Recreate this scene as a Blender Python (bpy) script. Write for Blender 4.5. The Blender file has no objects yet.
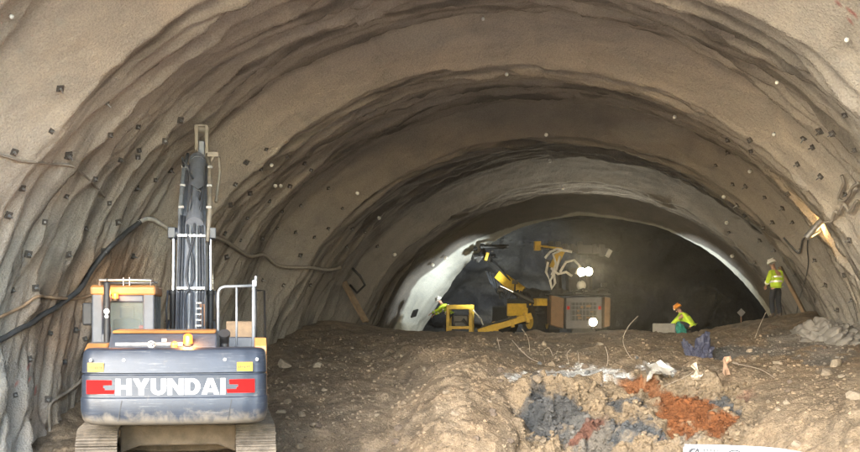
import bpy, bmesh, math, random
import numpy as np
from mathutils import Vector, Matrix
from mathutils.bvhtree import BVHTree
random.seed(7)
S = bpy.context.scene
COL = S.collection
PI = math.pi
R_ = math.radians
F = 1180.0
EYE = 2.64

def P(px, py, d):
    return Vector(((px - 430) / F * d, d, EYE - (py - 320) / F * d))

# ------------------------------------------------------------------ noise
def _h(ix, iy, iz):
    h = (ix.astype(np.int64) * 374761393 + iy.astype(np.int64) * 668265263 + iz.astype(np.int64) * 1274126177) & 0xffffffff
    h = ((h ^ (h >> 13)) * 1103515245) & 0xffffffff
    h = ((h ^ (h >> 16)) * 668265263) & 0xffffffff
    return ((h ^ (h >> 15)) & 0xffff) / 32767.5 - 1.0

def vn(x, y, z=0.0):
    x = np.asarray(x, float); y = np.asarray(y, float); z = np.zeros_like(x) + z
    ix, iy, iz = np.floor(x), np.floor(y), np.floor(z)
    fx, fy, fz = x - ix, y - iy, z - iz
    u, v, w = [f * f * f * (f * (f * 6 - 15) + 10) for f in (fx, fy, fz)]
    r = 0
    for a in (0, 1):
        for b in (0, 1):
            for c in (0, 1):
                k = (u if a else 1 - u) * (v if b else 1 - v) * (w if c else 1 - w)
                r = r + k * _h(ix + a, iy + b, iz + c)
    return r

def fbm(x, y, z=0.0, o=4, g=.5):
    s, a, t = 0, 1.0, 0
    for i in range(o):
        s = s + a * vn(x * 2 ** i + 17.3 * i, y * 2 ** i - 9.1 * i, z * 2 ** i + 3.7 * i)
        t += a; a *= g
    return s / t

def sst(a, b, x):
    u = np.clip((x - a) / (b - a), 0, 1)
    return u * u * (3 - 2 * u)

# ------------------------------------------------------------------ materials
def nodes(name):
    m = bpy.data.materials.new(name); m.use_nodes = True
    nt = m.node_tree
    b = nt.nodes['Principled BSDF']
    return m, nt, b

def mk(nt, kind, **kw):
    n = nt.nodes.new(kind)
    for k, v in kw.items():
        if k in n.inputs: n.inputs[k].default_value = v
        else: setattr(n, k, v)
    return n

def ramp(nt, fac, stops):
    r = nt.nodes.new('ShaderNodeValToRGB')
    e = r.color_ramp.elements
    while len(e) < len(stops): e.new(0.5)
    for i, (p, c) in enumerate(stops):
        e[i].position = p
        e[i].color = (c, c, c, 1) if isinstance(c, (int, float)) else (*c, 1)
    nt.links.new(fac, r.inputs[0])
    return r.outputs[0]

def mixc(nt, fac, a, b, mode='MIX'):
    m = nt.nodes.new('ShaderNodeMix'); m.data_type = 'RGBA'; m.blend_type = mode
    for sock, v in ((m.inputs[0], fac), (m.inputs[6], a), (m.inputs[7], b)):
        if hasattr(v, 'links'): nt.links.new(v, sock)
        elif isinstance(v, (int, float)): sock.default_value = v if sock.type == 'VALUE' else (v, v, v, 1)
        else: sock.default_value = (*v, 1)
    return m.outputs[2]

def mat(name, c, rough=.6, metal=0, var=.15, scale=6, dirt=0, dirtc=(.27, .2, .14), bump=.15, zdirt=None, spec=.5):
    """painted / metal / cloth surface with mottling, grime patches and optional mud that rises from the bottom"""
    m, nt, b = nodes(name)
    L = nt.links
    tc = mk(nt, 'ShaderNodeTexCoord')
    n1 = mk(nt, 'ShaderNodeTexNoise', Scale=scale, Detail=8.0, Roughness=.65); L.new(tc.outputs['Object'], n1.inputs['Vector'])
    dark = tuple(x * (1 - var) for x in c); lite = tuple(min(1, x * (1 + var)) for x in c)
    col = mixc(nt, ramp(nt, n1.outputs[0], [(.3, 0), (.7, 1)]), dark, lite)
    rg = None
    if dirt or zdirt:
        n2 = mk(nt, 'ShaderNodeTexNoise', Scale=scale * .55, Detail=10.0, Roughness=.75, Distortion=.6)
        L.new(tc.outputs['Object'], n2.inputs['Vector'])
        f = n2.outputs[0]
        if zdirt:
            sp = mk(nt, 'ShaderNodeSeparateXYZ'); L.new(tc.outputs['Object'], sp.inputs[0])
            mr = mk(nt, 'ShaderNodeMapRange'); mr.inputs[1].default_value = zdirt[0]; mr.inputs[2].default_value = zdirt[1]
            mr.inputs[3].default_value = .45; mr.inputs[4].default_value = 0
            L.new(sp.outputs[2], mr.inputs[0])
            ad = mk(nt, 'ShaderNodeMath', operation='ADD'); L.new(f, ad.inputs[0]); L.new(mr.outputs[0], ad.inputs[1])
            f = ad.outputs[0]
        fac = ramp(nt, f, [(.66 - .2 * dirt, 0), (.84 - .16 * dirt, min(1, .35 + dirt * .7))])
        col = mixc(nt, fac, col, dirtc)
        rg = mixc(nt, fac, (rough,) * 3, (.95,) * 3)
        L.new(rg, b.inputs['Roughness'])
    else:
        b.inputs['Roughness'].default_value = rough
    L.new(col, b.inputs['Base Color'])
    b.inputs['Metallic'].default_value = metal
    b.inputs['Specular IOR Level'].default_value = spec
    if bump:
        n3 = mk(nt, 'ShaderNodeTexNoise', Scale=scale * 7, Detail=6.0)
        L.new(tc.outputs['Object'], n3.inputs['Vector'])
        bp = mk(nt, 'ShaderNodeBump', Strength=bump, Distance=.01); L.new(n3.outputs[0], bp.inputs['Height'])
        L.new(bp.outputs[0], b.inputs['Normal'])
    return m

def emit(name, c, s):
    m, nt, b = nodes(name)
    b.inputs['Base Color'].default_value = (*c, 1)
    b.inputs['Emission Color'].default_value = (*c, 1)
    n = mk(nt, 'ShaderNodeTexNoise', Scale=30.0)
    mr = mk(nt, 'ShaderNodeMapRange'); mr.inputs[3].default_value = s * .85; mr.inputs[4].default_value = s * 1.15
    nt.links.new(n.outputs[0], mr.inputs[0]); nt.links.new(mr.outputs[0], b.inputs['Emission Strength'])
    return m

def earth(name, rough=.95, scales=((1.2, .5), (6, .5), (28, .35)), dist=.09, vary=.35, fine=18.0, wet=0):
    """surface whose own colour comes from the vertex attribute Col, broken up by noise, with layered bump"""
    m, nt, b = nodes(name); L = nt.links
    at = mk(nt, 'ShaderNodeAttribute', attribute_name='Col')
    tc = mk(nt, 'ShaderNodeTexCoord')
    h = None
    for sc, am in scales:
        n = mk(nt, 'ShaderNodeTexNoise', Scale=float(sc), Detail=9.0, Roughness=.62); L.new(tc.outputs['Object'], n.inputs['Vector'])
        mu = mk(nt, 'ShaderNodeMath', operation='MULTIPLY'); L.new(n.outputs[0], mu.inputs[0]); mu.inputs[1].default_value = am / (sc ** .55)
        if h is None: h = mu.outputs[0]
        else:
            ad = mk(nt, 'ShaderNodeMath', operation='ADD'); L.new(h, ad.inputs[0]); L.new(mu.outputs[0], ad.inputs[1]); h = ad.outputs[0]
    bp = mk(nt, 'ShaderNodeBump', Strength=1.0, Distance=dist); L.new(h, bp.inputs['Height']); L.new(bp.outputs[0], b.inputs['Normal'])
    n1 = mk(nt, 'ShaderNodeTexNoise', Scale=fine, Detail=10.0, Roughness=.7); L.new(tc.outputs['Object'], n1.inputs['Vector'])
    n2 = mk(nt, 'ShaderNodeTexNoise', Scale=.9, Detail=6.0, Roughness=.6, Distortion=.8); L.new(tc.outputs['Object'], n2.inputs['Vector'])
    c1 = ramp(nt, n1.outputs[0], [(.3, 1 - vary), (.7, 1 + vary * .6)])
    c2 = ramp(nt, n2.outputs[0], [(.3, (1 - vary * .6, 1 - vary * .55, 1 - vary * .5)), (.7, (1.12, 1.1, 1.06))])
    c = mixc(nt, 1.0, at.outputs['Color'], c1, 'MULTIPLY'); c = mixc(nt, 1.0, c, c2, 'MULTIPLY')
    L.new(c, b.inputs['Base Color'])
    b.inputs['Roughness'].default_value = rough
    b.inputs['Specular IOR Level'].default_value = .25 + wet
    return m

# ------------------------------------------------------------------ mesh builder
class MB:
    def __init__(s): s.v = []; s.f = []; s.sm = []
    def add(s, vs, fs, smooth=False):
        o = len(s.v); s.v += [tuple(v) for v in vs]; s.f += [tuple(i + o for i in f) for f in fs]; s.sm += [smooth] * len(fs)
        return s
    def box(s, c, size, rz=0, rx=0, ry=0):
        M = Matrix.Rotation(rz, 3, 'Z') @ Matrix.Rotation(rx, 3, 'X') @ Matrix.Rotation(ry, 3, 'Y')
        vs = [Vector(c) + M @ Vector((x * size[0] / 2, y * size[1] / 2, z * size[2] / 2)) for z in (-1, 1) for y in (-1, 1) for x in (-1, 1)]
        return s.add(vs, [(0, 2, 3, 1), (4, 5, 7, 6), (0, 1, 5, 4), (2, 6, 7, 3), (0, 4, 6, 2), (1, 3, 7, 5)])
    def b2(s, a, b):
        return s.box([(p + q) / 2 for p, q in zip(a, b)], [abs(q - p) for p, q in zip(a, b)])
    def cyl(s, p0, p1, r0, r1=None, n=14, cap=True):
        r1 = r0 if r1 is None else r1
        p0, p1 = Vector(p0), Vector(p1); d = (p1 - p0).normalized()
        u = d.orthogonal().normalized(); w = d.cross(u)
        vs = []
        for p, r in ((p0, r0), (p1, r1)):
            for k in range(n):
                a = 2 * PI * k / n; vs.append(p + (u * math.cos(a) + w * math.sin(a)) * r)
        s.add(vs, [(k, (k + 1) % n, n + (k + 1) % n, n + k) for k in range(n)], True)
        if cap:
            s.add(vs[:n], [tuple(reversed(range(n)))]); s.add(vs[n:], [tuple(range(n))])
        return s
    def tube(s, pts, r, n=8):
        pts = [Vector(p) for p in pts]; rings = []
        u = None
        for i, p in enumerate(pts):
            d = (pts[min(i + 1, len(pts) - 1)] - pts[max(i - 1, 0)]).normalized()
            u = d.orthogonal().normalized() if u is None else (u - d * u.dot(d)).normalized()
            w = d.cross(u)
            rr = r[i] if isinstance(r, (list, tuple)) else r
            rings.append([p + (u * math.cos(2 * PI * k / n) + w * math.sin(2 * PI * k / n)) * rr for k in range(n)])
        fs = []
        for i in range(len(pts) - 1):
            for k in range(n): fs.append((i * n + k, i * n + (k + 1) % n, (i + 1) * n + (k + 1) % n, (i + 1) * n + k))
        fs.append(tuple(reversed(range(n)))); fs.append(tuple((len(pts) - 1) * n + k for k in range(n)))
        return s.add([v for g in rings for v in g], fs, True)
    def prism(s, poly, a, b, axis='X'):
        """extrude a polygon: axis X -> poly in (y,z); axis Y -> poly in (x,z); axis Z -> poly in (x,y)"""
        def pt(p, t): return (t, p[0], p[1]) if axis == 'X' else ((p[0], t, p[1]) if axis == 'Y' else (p[0], p[1], t))
        n = len(poly)
        vs = [pt(p, a) for p in poly] + [pt(p, b) for p in poly]
        return s.add(vs, [(k, (k + 1) % n, n + (k + 1) % n, n + k) for k in range(n)] + [tuple(reversed(range(n))), tuple(range(n, 2 * n))])
    def ball(s, c, r, nu=14, nv=9, z0=-PI / 2, z1=PI / 2):
        rx, ry, rz = r if isinstance(r, (tuple, list)) else (r, r, r)
        vs = []
        for j in range(nv + 1):
            e = z0 + (z1 - z0) * j / nv
            for k in range(nu):
                a = 2 * PI * k / nu; vs.append((c[0] + rx * math.cos(e) * math.cos(a), c[1] + ry * math.cos(e) * math.sin(a), c[2] + rz * math.sin(e)))
        return s.add(vs, [(j * nu + k, j * nu + (k + 1) % nu, (j + 1) * nu + (k + 1) % nu, (j + 1) * nu + k) for j in range(nv) for k in range(nu)], True)
    def build(s, name, m, parent=None, bevel=0, fix=True, loc=None):
        me = bpy.data.meshes.new(name); me.from_pydata(s.v, [], s.f); me.validate()
        if fix:
            bm = bmesh.new(); bm.from_mesh(me); bmesh.ops.recalc_face_normals(bm, faces=bm.faces); bm.to_mesh(me); bm.free()
        if len(me.polygons) == len(s.sm): me.polygons.foreach_set('use_smooth', s.sm)
        me.materials.append(m)
        o = bpy.data.objects.new(name, me); COL.objects.link(o)
        if parent: o.parent = parent
        if loc is not None: o.location = loc
        if bevel:
            b = o.modifiers.new('bevel', 'BEVEL'); b.width = bevel; b.segments = 2; b.limit_method = 'ANGLE'; b.angle_limit = R_(35)
        return o

def tag(o, label, cat, group=None):
    o['label'] = label; o['category'] = cat
    if group: o['group'] = group
    return o
def empty(name, loc, rz, label, cat, group=None):
    o = bpy.data.objects.new(name, None); COL.objects.link(o); o.location = loc; o.rotation_euler = (0, 0, rz)
    o.empty_display_size = .2
    return tag(o, label, cat, group)
def copy_tree(o, parent=None):
    c = o.copy(); COL.objects.link(c)
    if parent: c.parent = parent
    for ch in list(o.children): copy_tree(ch, c)
    return c

def grid_mesh(name, V, nr, nc, cols, m, parent=None, smooth=True):
    me = bpy.data.meshes.new(name)
    idx = np.arange(nr * nc).reshape(nr, nc)
    q = np.stack([idx[:-1, :-1], idx[:-1, 1:], idx[1:, 1:], idx[1:, :-1]], -1).reshape(-1, 4)
    me.vertices.add(nr * nc); me.vertices.foreach_set('co', V.reshape(-1))
    me.loops.add(q.size); me.loops.foreach_set('vertex_index', q.reshape(-1).astype(np.int32))
    me.polygons.add(len(q)); me.polygons.foreach_set('loop_start', np.arange(0, q.size, 4, dtype=np.int32))
    me.update(calc_edges=True); me.validate()
    if smooth: me.polygons.foreach_set('use_smooth', np.ones(len(q), bool))
    a = me.color_attributes.new('Col', 'FLOAT_COLOR', 'POINT')
    c4 = np.ones((nr * nc, 4)); c4[:, :3] = cols.reshape(-1, 3); a.data.foreach_set('color', c4.reshape(-1))
    me.materials.append(m)
    o = bpy.data.objects.new(name, me); COL.objects.link(o)
    if parent: o.parent = parent
    return o, BVHTree.FromPolygons([Vector(v) for v in V.reshape(-1, 3)], q.tolist())

def pix(V):
    return 430 + F * V[..., 0] / V[..., 1], 320 - F * (V[..., 2] - EYE) / V[..., 1]

# ------------------------------------------------------------------ tunnel
YAW = R_(11.8)
EX, EY = math.cos(YAW), -math.sin(YAW)
EDGES = [3.0, 10.65, 18.35, 25.9, 33.3, 41.2, 49.2]
RAD = 8.6
def tunnel_r(t, q):
    """radius of the sprayed lining: saw-toothed umbrella sections, ribbed inside, smooth at each step"""
    sp = np.clip((q - 1.0) / 5.0, 0, 1) * np.clip((27.0 - 1.0 - q) / 5.0, 0, 1)       # 1 over the crown, 0 at the springing
    tt = t + .30 * fbm(q / 5.0, t / 5.0, 5.5, 2) + .10 * vn(q / 1.3, t / 1.5, 9.9)
    r = np.full_like(t, RAD)
    for i in range(len(EDGES) - 1):
        a, b = EDGES[i], EDGES[i + 1]
        st = 1.7 if i < 5 else 2.9
        m = (tt >= a) & (tt < b)
        tau = tt - a; L = b - a
        am = .58 * (.30 + .70 * sp)
        up = np.clip(tau / (L - st), 0, 1); dn = np.clip((L - tau) / st, 0, 1)
        saw = am * np.where(tau < L - st, up ** .8, dn ** .85)
        env = sst(-.1, .25, tau) * (1 - sst(L - st - .25, L - st + .25, tau))
        wall = 1 - sp
        env2 = np.maximum(env, wall * .8 * sst(0, .4, tau) * (1 - sst(L - .3, L, tau)))
        pit = 0.72 + .08 * ((i * 7) % 3 - 1)
        ph = tau / pit + .62 * fbm(q / 2.6, t / 2.4, 1.7 + i, 3) + .16 * vn(q / .5, t / .9, 4.2)
        fr = ph - np.floor(ph)
        prof = np.where(fr < .86, (fr / .86) ** 1.25, 1 - sst(.86, 1.0, fr))
        A = (.25 + .19 * vn(q / 1.9, np.floor(ph) * 3.3, 2.2 + i)) 
        ph2 = tau / .27 + .9 * fbm(q / 1.7, t / 1.5, 8.8 + i, 3)
        fr2 = ph2 - np.floor(ph2)
        pr2 = np.where(fr2 < .82, (fr2 / .82) ** 1.3, 1 - sst(.82, 1.0, fr2))
        A2 = .09 * np.clip(.4 + 1.2 * vn(q / 1.4, np.floor(ph2) * 2.7, 6.1), 0, 1.3)
        A = A * (1 - .5 * wall); A2 = A2 * (1 + .9 * wall)
        off = saw + (np.clip(A, .03, .5) * (.45 - prof) * (1 - .6 * sst(L - st - 1.5, L - st - .3, tau) * sp) - A2 * pr2) * env2
        r = np.where(m, RAD + off, r)
    r = r + .10 * fbm(q / 3.5, t / 2.2, 3.3, 3) + .035 * fbm(q / .7, t / .5, 7.7, 3) + .012 * vn(q / .16, t / .16, 1.1)
    return r

M_lining = earth('sprayed_concrete', .92, ((2.5, .3), (9, .8), (30, 1.7)), .13, .3, 30.0)
M_face = earth('dark_rock', .8, ((1.0, .8), (5, .6), (22, .4)), .16, .4, 9.0)
tunnel = empty('tunnel', (0.03, 18.35, 0), 0, 'wide arched tunnel under construction, lined with ribbed tan sprayed concrete', 'tunnel')
tinv = Vector((-0.03, -18.35, 0))

def lining(t0, t1, dt, name, mfun, cfun, rfun, m, dq=.085, shift=None, bulge=False):
    ql, LEN = 2.8, 27.0
    qs = np.arange(-ql, LEN + ql + dq, dq); ts = np.arange(t0, t1 + dt * .5, dt)
    T, Q = np.meshgrid(ts, qs, indexing='ij')
    if bulge:        # the bright foot of the last ring runs deeper and thicker on the left
        k = (1 - sst(4.0, 11.0, Q)) * sst(47.6, 49.2, T)
        r = rfun(T, Q) - .5 * k * (.9 + .2 * vn(Q / .5, T / .5, 3.0)); T = T + 1.2 * k
    else: r = rfun(T, Q)
    th = PI * (1 - np.clip(Q / LEN, 0, 1))
    low = np.maximum(-Q, 0) + np.maximum(Q - LEN, 0)
    lat = r * np.cos(th); up = r * np.sin(th) - low
    V = np.stack([.03 + .209 * (T - 18.35) + EX * lat, T + EY * lat, .105 - .057 * (T - 18.35) + up], -1)
    if shift is not None: V = shift(V, T, Q)
    C = cfun(T, Q, V)
    V = V + np.array(tinv[:])
    return grid_mesh(name, V, len(ts), len(qs), C, m, tunnel)

def lin_col(T, Q, V):
    px, py = pix(V)
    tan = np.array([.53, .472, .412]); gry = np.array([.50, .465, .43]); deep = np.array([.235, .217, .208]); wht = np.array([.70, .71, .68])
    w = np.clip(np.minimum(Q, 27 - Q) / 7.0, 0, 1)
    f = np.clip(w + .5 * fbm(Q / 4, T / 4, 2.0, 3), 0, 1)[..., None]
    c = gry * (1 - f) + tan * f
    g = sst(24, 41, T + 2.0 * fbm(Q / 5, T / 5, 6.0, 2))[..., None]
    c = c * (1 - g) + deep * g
    # sections sprayed later are greyer; a few pale grey patches
    n = fbm(Q / 2.2, T / 2.0, 11.0, 4)
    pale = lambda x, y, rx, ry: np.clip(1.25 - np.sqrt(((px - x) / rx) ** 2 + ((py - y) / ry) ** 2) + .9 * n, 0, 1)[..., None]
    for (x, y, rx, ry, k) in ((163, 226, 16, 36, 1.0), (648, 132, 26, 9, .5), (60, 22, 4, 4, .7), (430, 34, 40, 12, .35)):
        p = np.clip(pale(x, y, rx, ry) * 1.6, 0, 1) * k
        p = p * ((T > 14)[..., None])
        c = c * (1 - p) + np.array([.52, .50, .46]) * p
    for (x, y, rx, ry, k) in ((105, 285, 50, 46, .85), (60, 330, 44, 55, .6), (120, 160, 30, 30, .2), (40, 420, 30, 30, .25)):     # rust-coloured patches low on the near left wall
        p = np.clip(pale(x, y, rx, ry) * 1.1, 0, 1) * k * ((T > 14)[..., None])
        c = c * (1 - p) + np.array([.50, .315, .20]) * p
    lf = 1.1 * (1 - sst(5, 13, Q)); ends = sst(48.75, 48.95, T + lf + .25 * vn(Q / 1.2, T * 0, 4.0))[..., None]  # last ring whitened: pale fresh spray, with lamplight put into the colour
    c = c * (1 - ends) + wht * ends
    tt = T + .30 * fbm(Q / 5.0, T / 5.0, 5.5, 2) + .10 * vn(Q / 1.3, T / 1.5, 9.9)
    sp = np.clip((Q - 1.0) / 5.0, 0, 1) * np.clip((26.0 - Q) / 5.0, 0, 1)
    sm = np.zeros_like(T)                                                     # collars lightened, ribbed bays darkened: portal light and shade put into the colour
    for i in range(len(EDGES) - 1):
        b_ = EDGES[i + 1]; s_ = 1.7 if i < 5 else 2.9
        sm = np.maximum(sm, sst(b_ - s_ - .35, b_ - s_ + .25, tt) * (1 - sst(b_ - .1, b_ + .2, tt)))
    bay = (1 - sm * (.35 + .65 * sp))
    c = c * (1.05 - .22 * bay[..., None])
    st = np.clip(fbm(Q / 2.6, tt / .17, 21.0, 4) * 2.4 - .05, 0, 1) * bay * (1 - .6 * sst(45, 48, T))   # crease shade painted as dark bands along the ribs
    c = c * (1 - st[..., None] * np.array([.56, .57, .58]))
    st = np.clip(fbm(Q / .35, T / 1.6, 25.0, 4) * 1.5 - .35, 0, 1)[..., None]
    c = c * (1 - .22 * st)
    # a few red survey paint marks
    for (x, y, rx, ry) in ((30, 372, 3, 8), (34, 392, 3, 7), (852, 15, 3, 8), (838, 2, 4, 3), (15, 380, 1.5, 4)):
        p = ((np.abs(px - x) < rx) & (np.abs(py - y) < ry) & (vn(px / 1.3, py / 2.5, 1.0) > .1))[..., None]
        c = np.where(p, np.array([.42, .17, .15]), c)
    return c

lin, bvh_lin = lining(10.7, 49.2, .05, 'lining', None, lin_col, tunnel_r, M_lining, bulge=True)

def face_r(T, Q):
    r = RAD + .15 + .5 * sst(49, 51, T) + .45 * fbm(Q / 2.2, T / 2.2, 31.0, 4) * sst(49, 50.2, T)
    return r * np.sqrt(np.clip(1 - np.clip((T - 50.5) / 7.5, 0, 1) ** 4 * .999, .0005, 1))
def face_shift(V, T, Q):
    n = fbm(V[..., 0] / 1.6, V[..., 2] / 1.6, 41.0, 5)
    bl = vn(np.floor(V[..., 0] / 1.1 + .5 * n), np.floor(V[..., 2] / .8 + .5 * n), 3.0)
    k = sst(50, 54, T)
    V = V.copy(); V[..., 1] += k * (1.1 * n + .55 * bl + .25 * np.abs(fbm(V[..., 0] / .5, V[..., 2] / .7, 3.0, 3))); V[..., 0] += k * .25 * n
    return V
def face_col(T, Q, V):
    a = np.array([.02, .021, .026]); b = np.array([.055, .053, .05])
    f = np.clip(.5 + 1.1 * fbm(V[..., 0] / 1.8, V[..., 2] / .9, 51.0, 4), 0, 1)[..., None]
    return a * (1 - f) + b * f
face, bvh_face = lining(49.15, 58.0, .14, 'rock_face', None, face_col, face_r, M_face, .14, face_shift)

def hit(px, py, bvh=bvh_lin, off=tinv):
    d = P(px, py, 1.0) - Vector((0, 0, EYE))
    o = Vector((0, 0, EYE)) + off
    p, n, i, dist = bvh.ray_cast(o, d.normalized())
    if p is None: return None, None
    if n.dot(d) > 0: n = -n
    return p - off, n

# ------------------------------------------------------------------ terrain
KX =   [-260, 0,   80,  200, 270, 330, 400, 440, 470, 505, 530, 580, 640, 690, 730, 770, 815, 860, 1000]
T_y0 = [520, 500, 490, 520, 520, 520, 520, 515, 515, 515, 520, 520, 520, 520, 520, 520, 515, 500, 490]
T_d0 = [20.5, 21, 21.0, 21.5, 21.5, 21.5, 21.5, 21.5, 21.5, 21.8, 23.2, 23.2, 23.2, 23.2, 22.8, 22, 21, 20.3, 20]
T_y1 = [450, 452, 440, 440, 432, 428, 428, 425, 425, 425, 430, 432, 432, 432, 430, 425, 420, 415, 410]
T_d1 = [22.6, 22.6, 23.2, 24, 24.6, 24.8, 24.6, 23.6, 23.6, 24.0, 24.5, 24.5, 24.5, 24.5, 24.0, 23.4, 22.8, 22, 21.6]
T_y2 = [420, 425, 420, 395, 384, 380, 380, 372, 370, 378, 386, 386, 384, 382, 382, 384, 378, 373, 370]
T_d2 = [23.5, 23.6, 24.0, 28, 29.0, 29.2, 29.0, 26.2, 26.0, 26.0, 25.6, 25.6, 25.6, 25.6, 25.6, 25.6, 25.0, 24.5, 24]
T_y3 = [415, 418, 400, 365, 356, 355, 357, 353, 354, 364, 374, 373, 372, 370, 368, 362, 352, 348, 345]
T_d3 = [24, 24, 25, 32, 33.0, 33, 32.5, 28.4, 28.0, 27.8, 27.0, 27.0, 27.0, 27.0, 27.4, 28, 28.6, 28.6, 28.6]
T_y4 = [412, 414, 390, 345, 338, 338, 342, 345, 346, 347, 350, 348, 346, 346, 343, 336, 330, 328, 326]
T_d4 = [24.2, 24.2, 26, 35.5, 36, 36, 34.5, 32.5, 31.5, 31.5, 31, 31, 31, 31, 31.2, 31.6, 32, 32, 32]
T_y5 = [410, 412, 380, 336, 331, 319, 331, 332.5, 333, 333, 333.5, 333, 332, 335, 326, 317, 313, 312, 312]
T_d5 = [24.6, 24.6, 28, 38, 38, 40.5, 39.5, 39, 38, 38, 37, 36.5, 36.5, 37, 37, 36.5, 36, 36, 36]
def terrain():
    pxs = np.arange(-260, 1000.1, 2.0)
    I = lambda k: np.interp(pxs, KX, k)
    def sm(a):
        k = np.hanning(27); k /= k.sum()
        return np.convolve(np.pad(a, 13, 'edge'), k, 'valid')
    rows = []
    ctrl = []
    for y, d in ((T_y0, T_d0), (T_y1, T_d1), (T_y2, T_d2), (T_y3, T_d3), (T_y4, T_d4), (T_y5, T_d5)):
        yy, dd = sm(I(y)), sm(I(d))
        ctrl.append(np.stack([(pxs - 430) / F * dd, dd, EYE - (yy - 320) / F * dd], -1))
    last = ctrl[-1]
    for dd in (2.0, 6.0, 24.0):
        d = last[:, 1] + dd
        z = last[:, 2] * (1 - min(1, dd / 5)) + 2.02 * min(1, dd / 5)
        ctrl.append(np.stack([(pxs - 430) / F * d, d, z], -1))
    first = ctrl[0].copy(); f2 = first.copy(); f2[:, 1] -= 2.0; f2[:, 0] = (pxs - 430) / F * f2[:, 1]; f2[:, 2] = -.35
    ctrl.insert(0, f2)
    nsub = [8, 46, 52, 40, 36, 30, 14, 14, 40]
    for i in range(len(ctrl) - 1):
        p0, p1, p2, p3 = ctrl[max(i - 1, 0)], ctrl[i], ctrl[i + 1], ctrl[min(i + 2, len(ctrl) - 1)]
        for k in range(nsub[i]):
            u = k / nsub[i]
            cr = .5 * ((2 * p1) + (-p0 + p2) * u + (2 * p0 - 5 * p1 + 4 * p2 - p3) * u * u + (-p0 + 3 * p1 - 3 * p2 + p3) * u ** 3)
            li = p1 * (1 - u) + p2 * u
            w = .55 if i < 6 else 0
            rows.append(cr * w + li * (1 - w))
    rows.append(ctrl[-1])
    V = np.stack(rows, 0)
    nr, nc, _ = V.shape
    # normals
    du = np.gradient(V, axis=0); dv = np.gradient(V, axis=1)
    N = np.cross(dv, du); N /= np.linalg.norm(N, axis=-1, keepdims=True) + 1e-9
    N = np.where(N[..., 2:3] < 0, -N, N)
    px, py = pix(V)
    X, Y, Z = V[..., 0], V[..., 1], V[..., 2]
    rock = sst(508, 530, px + 8 * vn(Z * 2, X * 2, 1)) * (1 - sst(735, 765, px + 8 * vn(Z * 2, X * 2, 2))) * sst(374, 384, py + 4 * vn(X * 1.5, Z * 1.5, 3)) 
    clod = (1 - rock)
    big = fbm(X / 1.5, Y / 1.5, Z / 1.5, 4)
    # clods: cell-like bumps
    def cells(s, seed):
        g = np.stack([X / s, Y / s, Z / s], -1); b = np.floor(g); best = np.full(X.shape, 9.); idv = np.zeros(X.shape)
        for a in (-1, 0, 1):
            for b2 in (-1, 0, 1):
                for c in (-1, 0, 1):
                    o = b + np.array([a, b2, c])
                    j = np.stack([_h(o[..., 0] + seed, o[..., 1], o[..., 2]), _h(o[..., 0], o[..., 1] + seed, o[..., 2]), _h(o[..., 0], o[..., 1], o[..., 2] + seed)], -1) * .5 + .5
                    dd = ((o + j - g) ** 2).sum(-1)
                    h = _h(o[..., 0] + 7, o[..., 1] + 3, o[..., 2] + seed)
                    m = dd < best; best = np.where(m, dd, best); idv = np.where(m, h, idv)
        return np.sqrt(best), idv
    c1, id1 = cells(.42, 11); c2, id2 = cells(.19, 23); c3, id3 = cells(1.1, 5)
    zone = np.clip(.55 + .9 * vn(X / 2.5, Y / 2.5, 8.0), .12, 1)
    disp = (.20 - .09 * sst(735, 765, px)) * big + clod * zone * (.17 * (np.clip(.75 - c1, 0, 1)) * (.6 + .6 * id1) + .11 * np.clip(.7 - c2, 0, 1) * (.6 + .6 * id2))
    disp += rock * (.26 * id3 * sst(.1, .4, 1 - c3) + .13 * id1 + .07 * id2 + .12 * fbm(X / .3 + 2 * Z, Z / .5, 4.0, 4))
    far = sst(37, 41, Y)
    disp *= 1 - .75 * far
    # overhanging ledge along the top of the rock face
    V2 = V + N * disp[..., None]
    led = np.exp(-((py - 383) / 5) ** 2) * sst(520, 545, px) * (1 - sst(720, 750, px))
    V2[..., 1] -= .22 * led * (.6 + .6 * vn(X * 1.3, X * 0, 5.0))
    # colours
    clay = np.array([.205, .152, .103]); pale = np.array([.265, .207, .148]); brown = np.array([.205, .158, .118]); dk = np.array([.20, .15, .12])
    n1 = fbm(X / 1.1, Y / 1.1, Z / .8 + 4, 4); n2 = fbm(X / .35, Y / .35, Z / .35, 4)
    c = clay + (pale - clay) * np.clip(.4 + 1.2 * n1, 0, 1)[..., None]
    fl = (sst(340, 250, px) * 0 + sst(30.5, 36, Y) * (1 - sst(640, 720, px)))[..., None]
    c = c * (1 - fl) + (brown * (1.05 + .5 * n2[..., None])) * fl
    ml = ((1 - sst(400, 455, px + .4 * (py - 380) + 12 * n1)) * .55)[..., None]
    c = c * (1 - ml) + np.array([.215, .172, .13]) * ml
    grey = np.array([.062, .068, .077]); lgrey = np.array([.125, .122, .118]); rust = np.array([.155, .058, .022]); red = np.array([.125, .058, .042])
    r3 = rock[..., None]
    cr = np.array([.205, .157, .108]) + np.zeros_like(c)
    def blob(x, y, rx, ry, rough=.7, ang=0):
        ca, sa = math.cos(ang), math.sin(ang)
        u = ((px - x) * ca + (py - y) * sa) / rx; v = (-(px - x) * sa + (py - y) * ca) / ry
        q = np.sqrt(u * u + v * v) + rough * fbm(X / .45, Z / .3, 2.2 + x * .01, 4) + .45 * rough * fbm(X / .09, Z / .06, 5.5, 3) + .3 * id1 + .12 * id2
        return np.clip((1.05 - q) * 3.2, 0, 1)[..., None]
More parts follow.
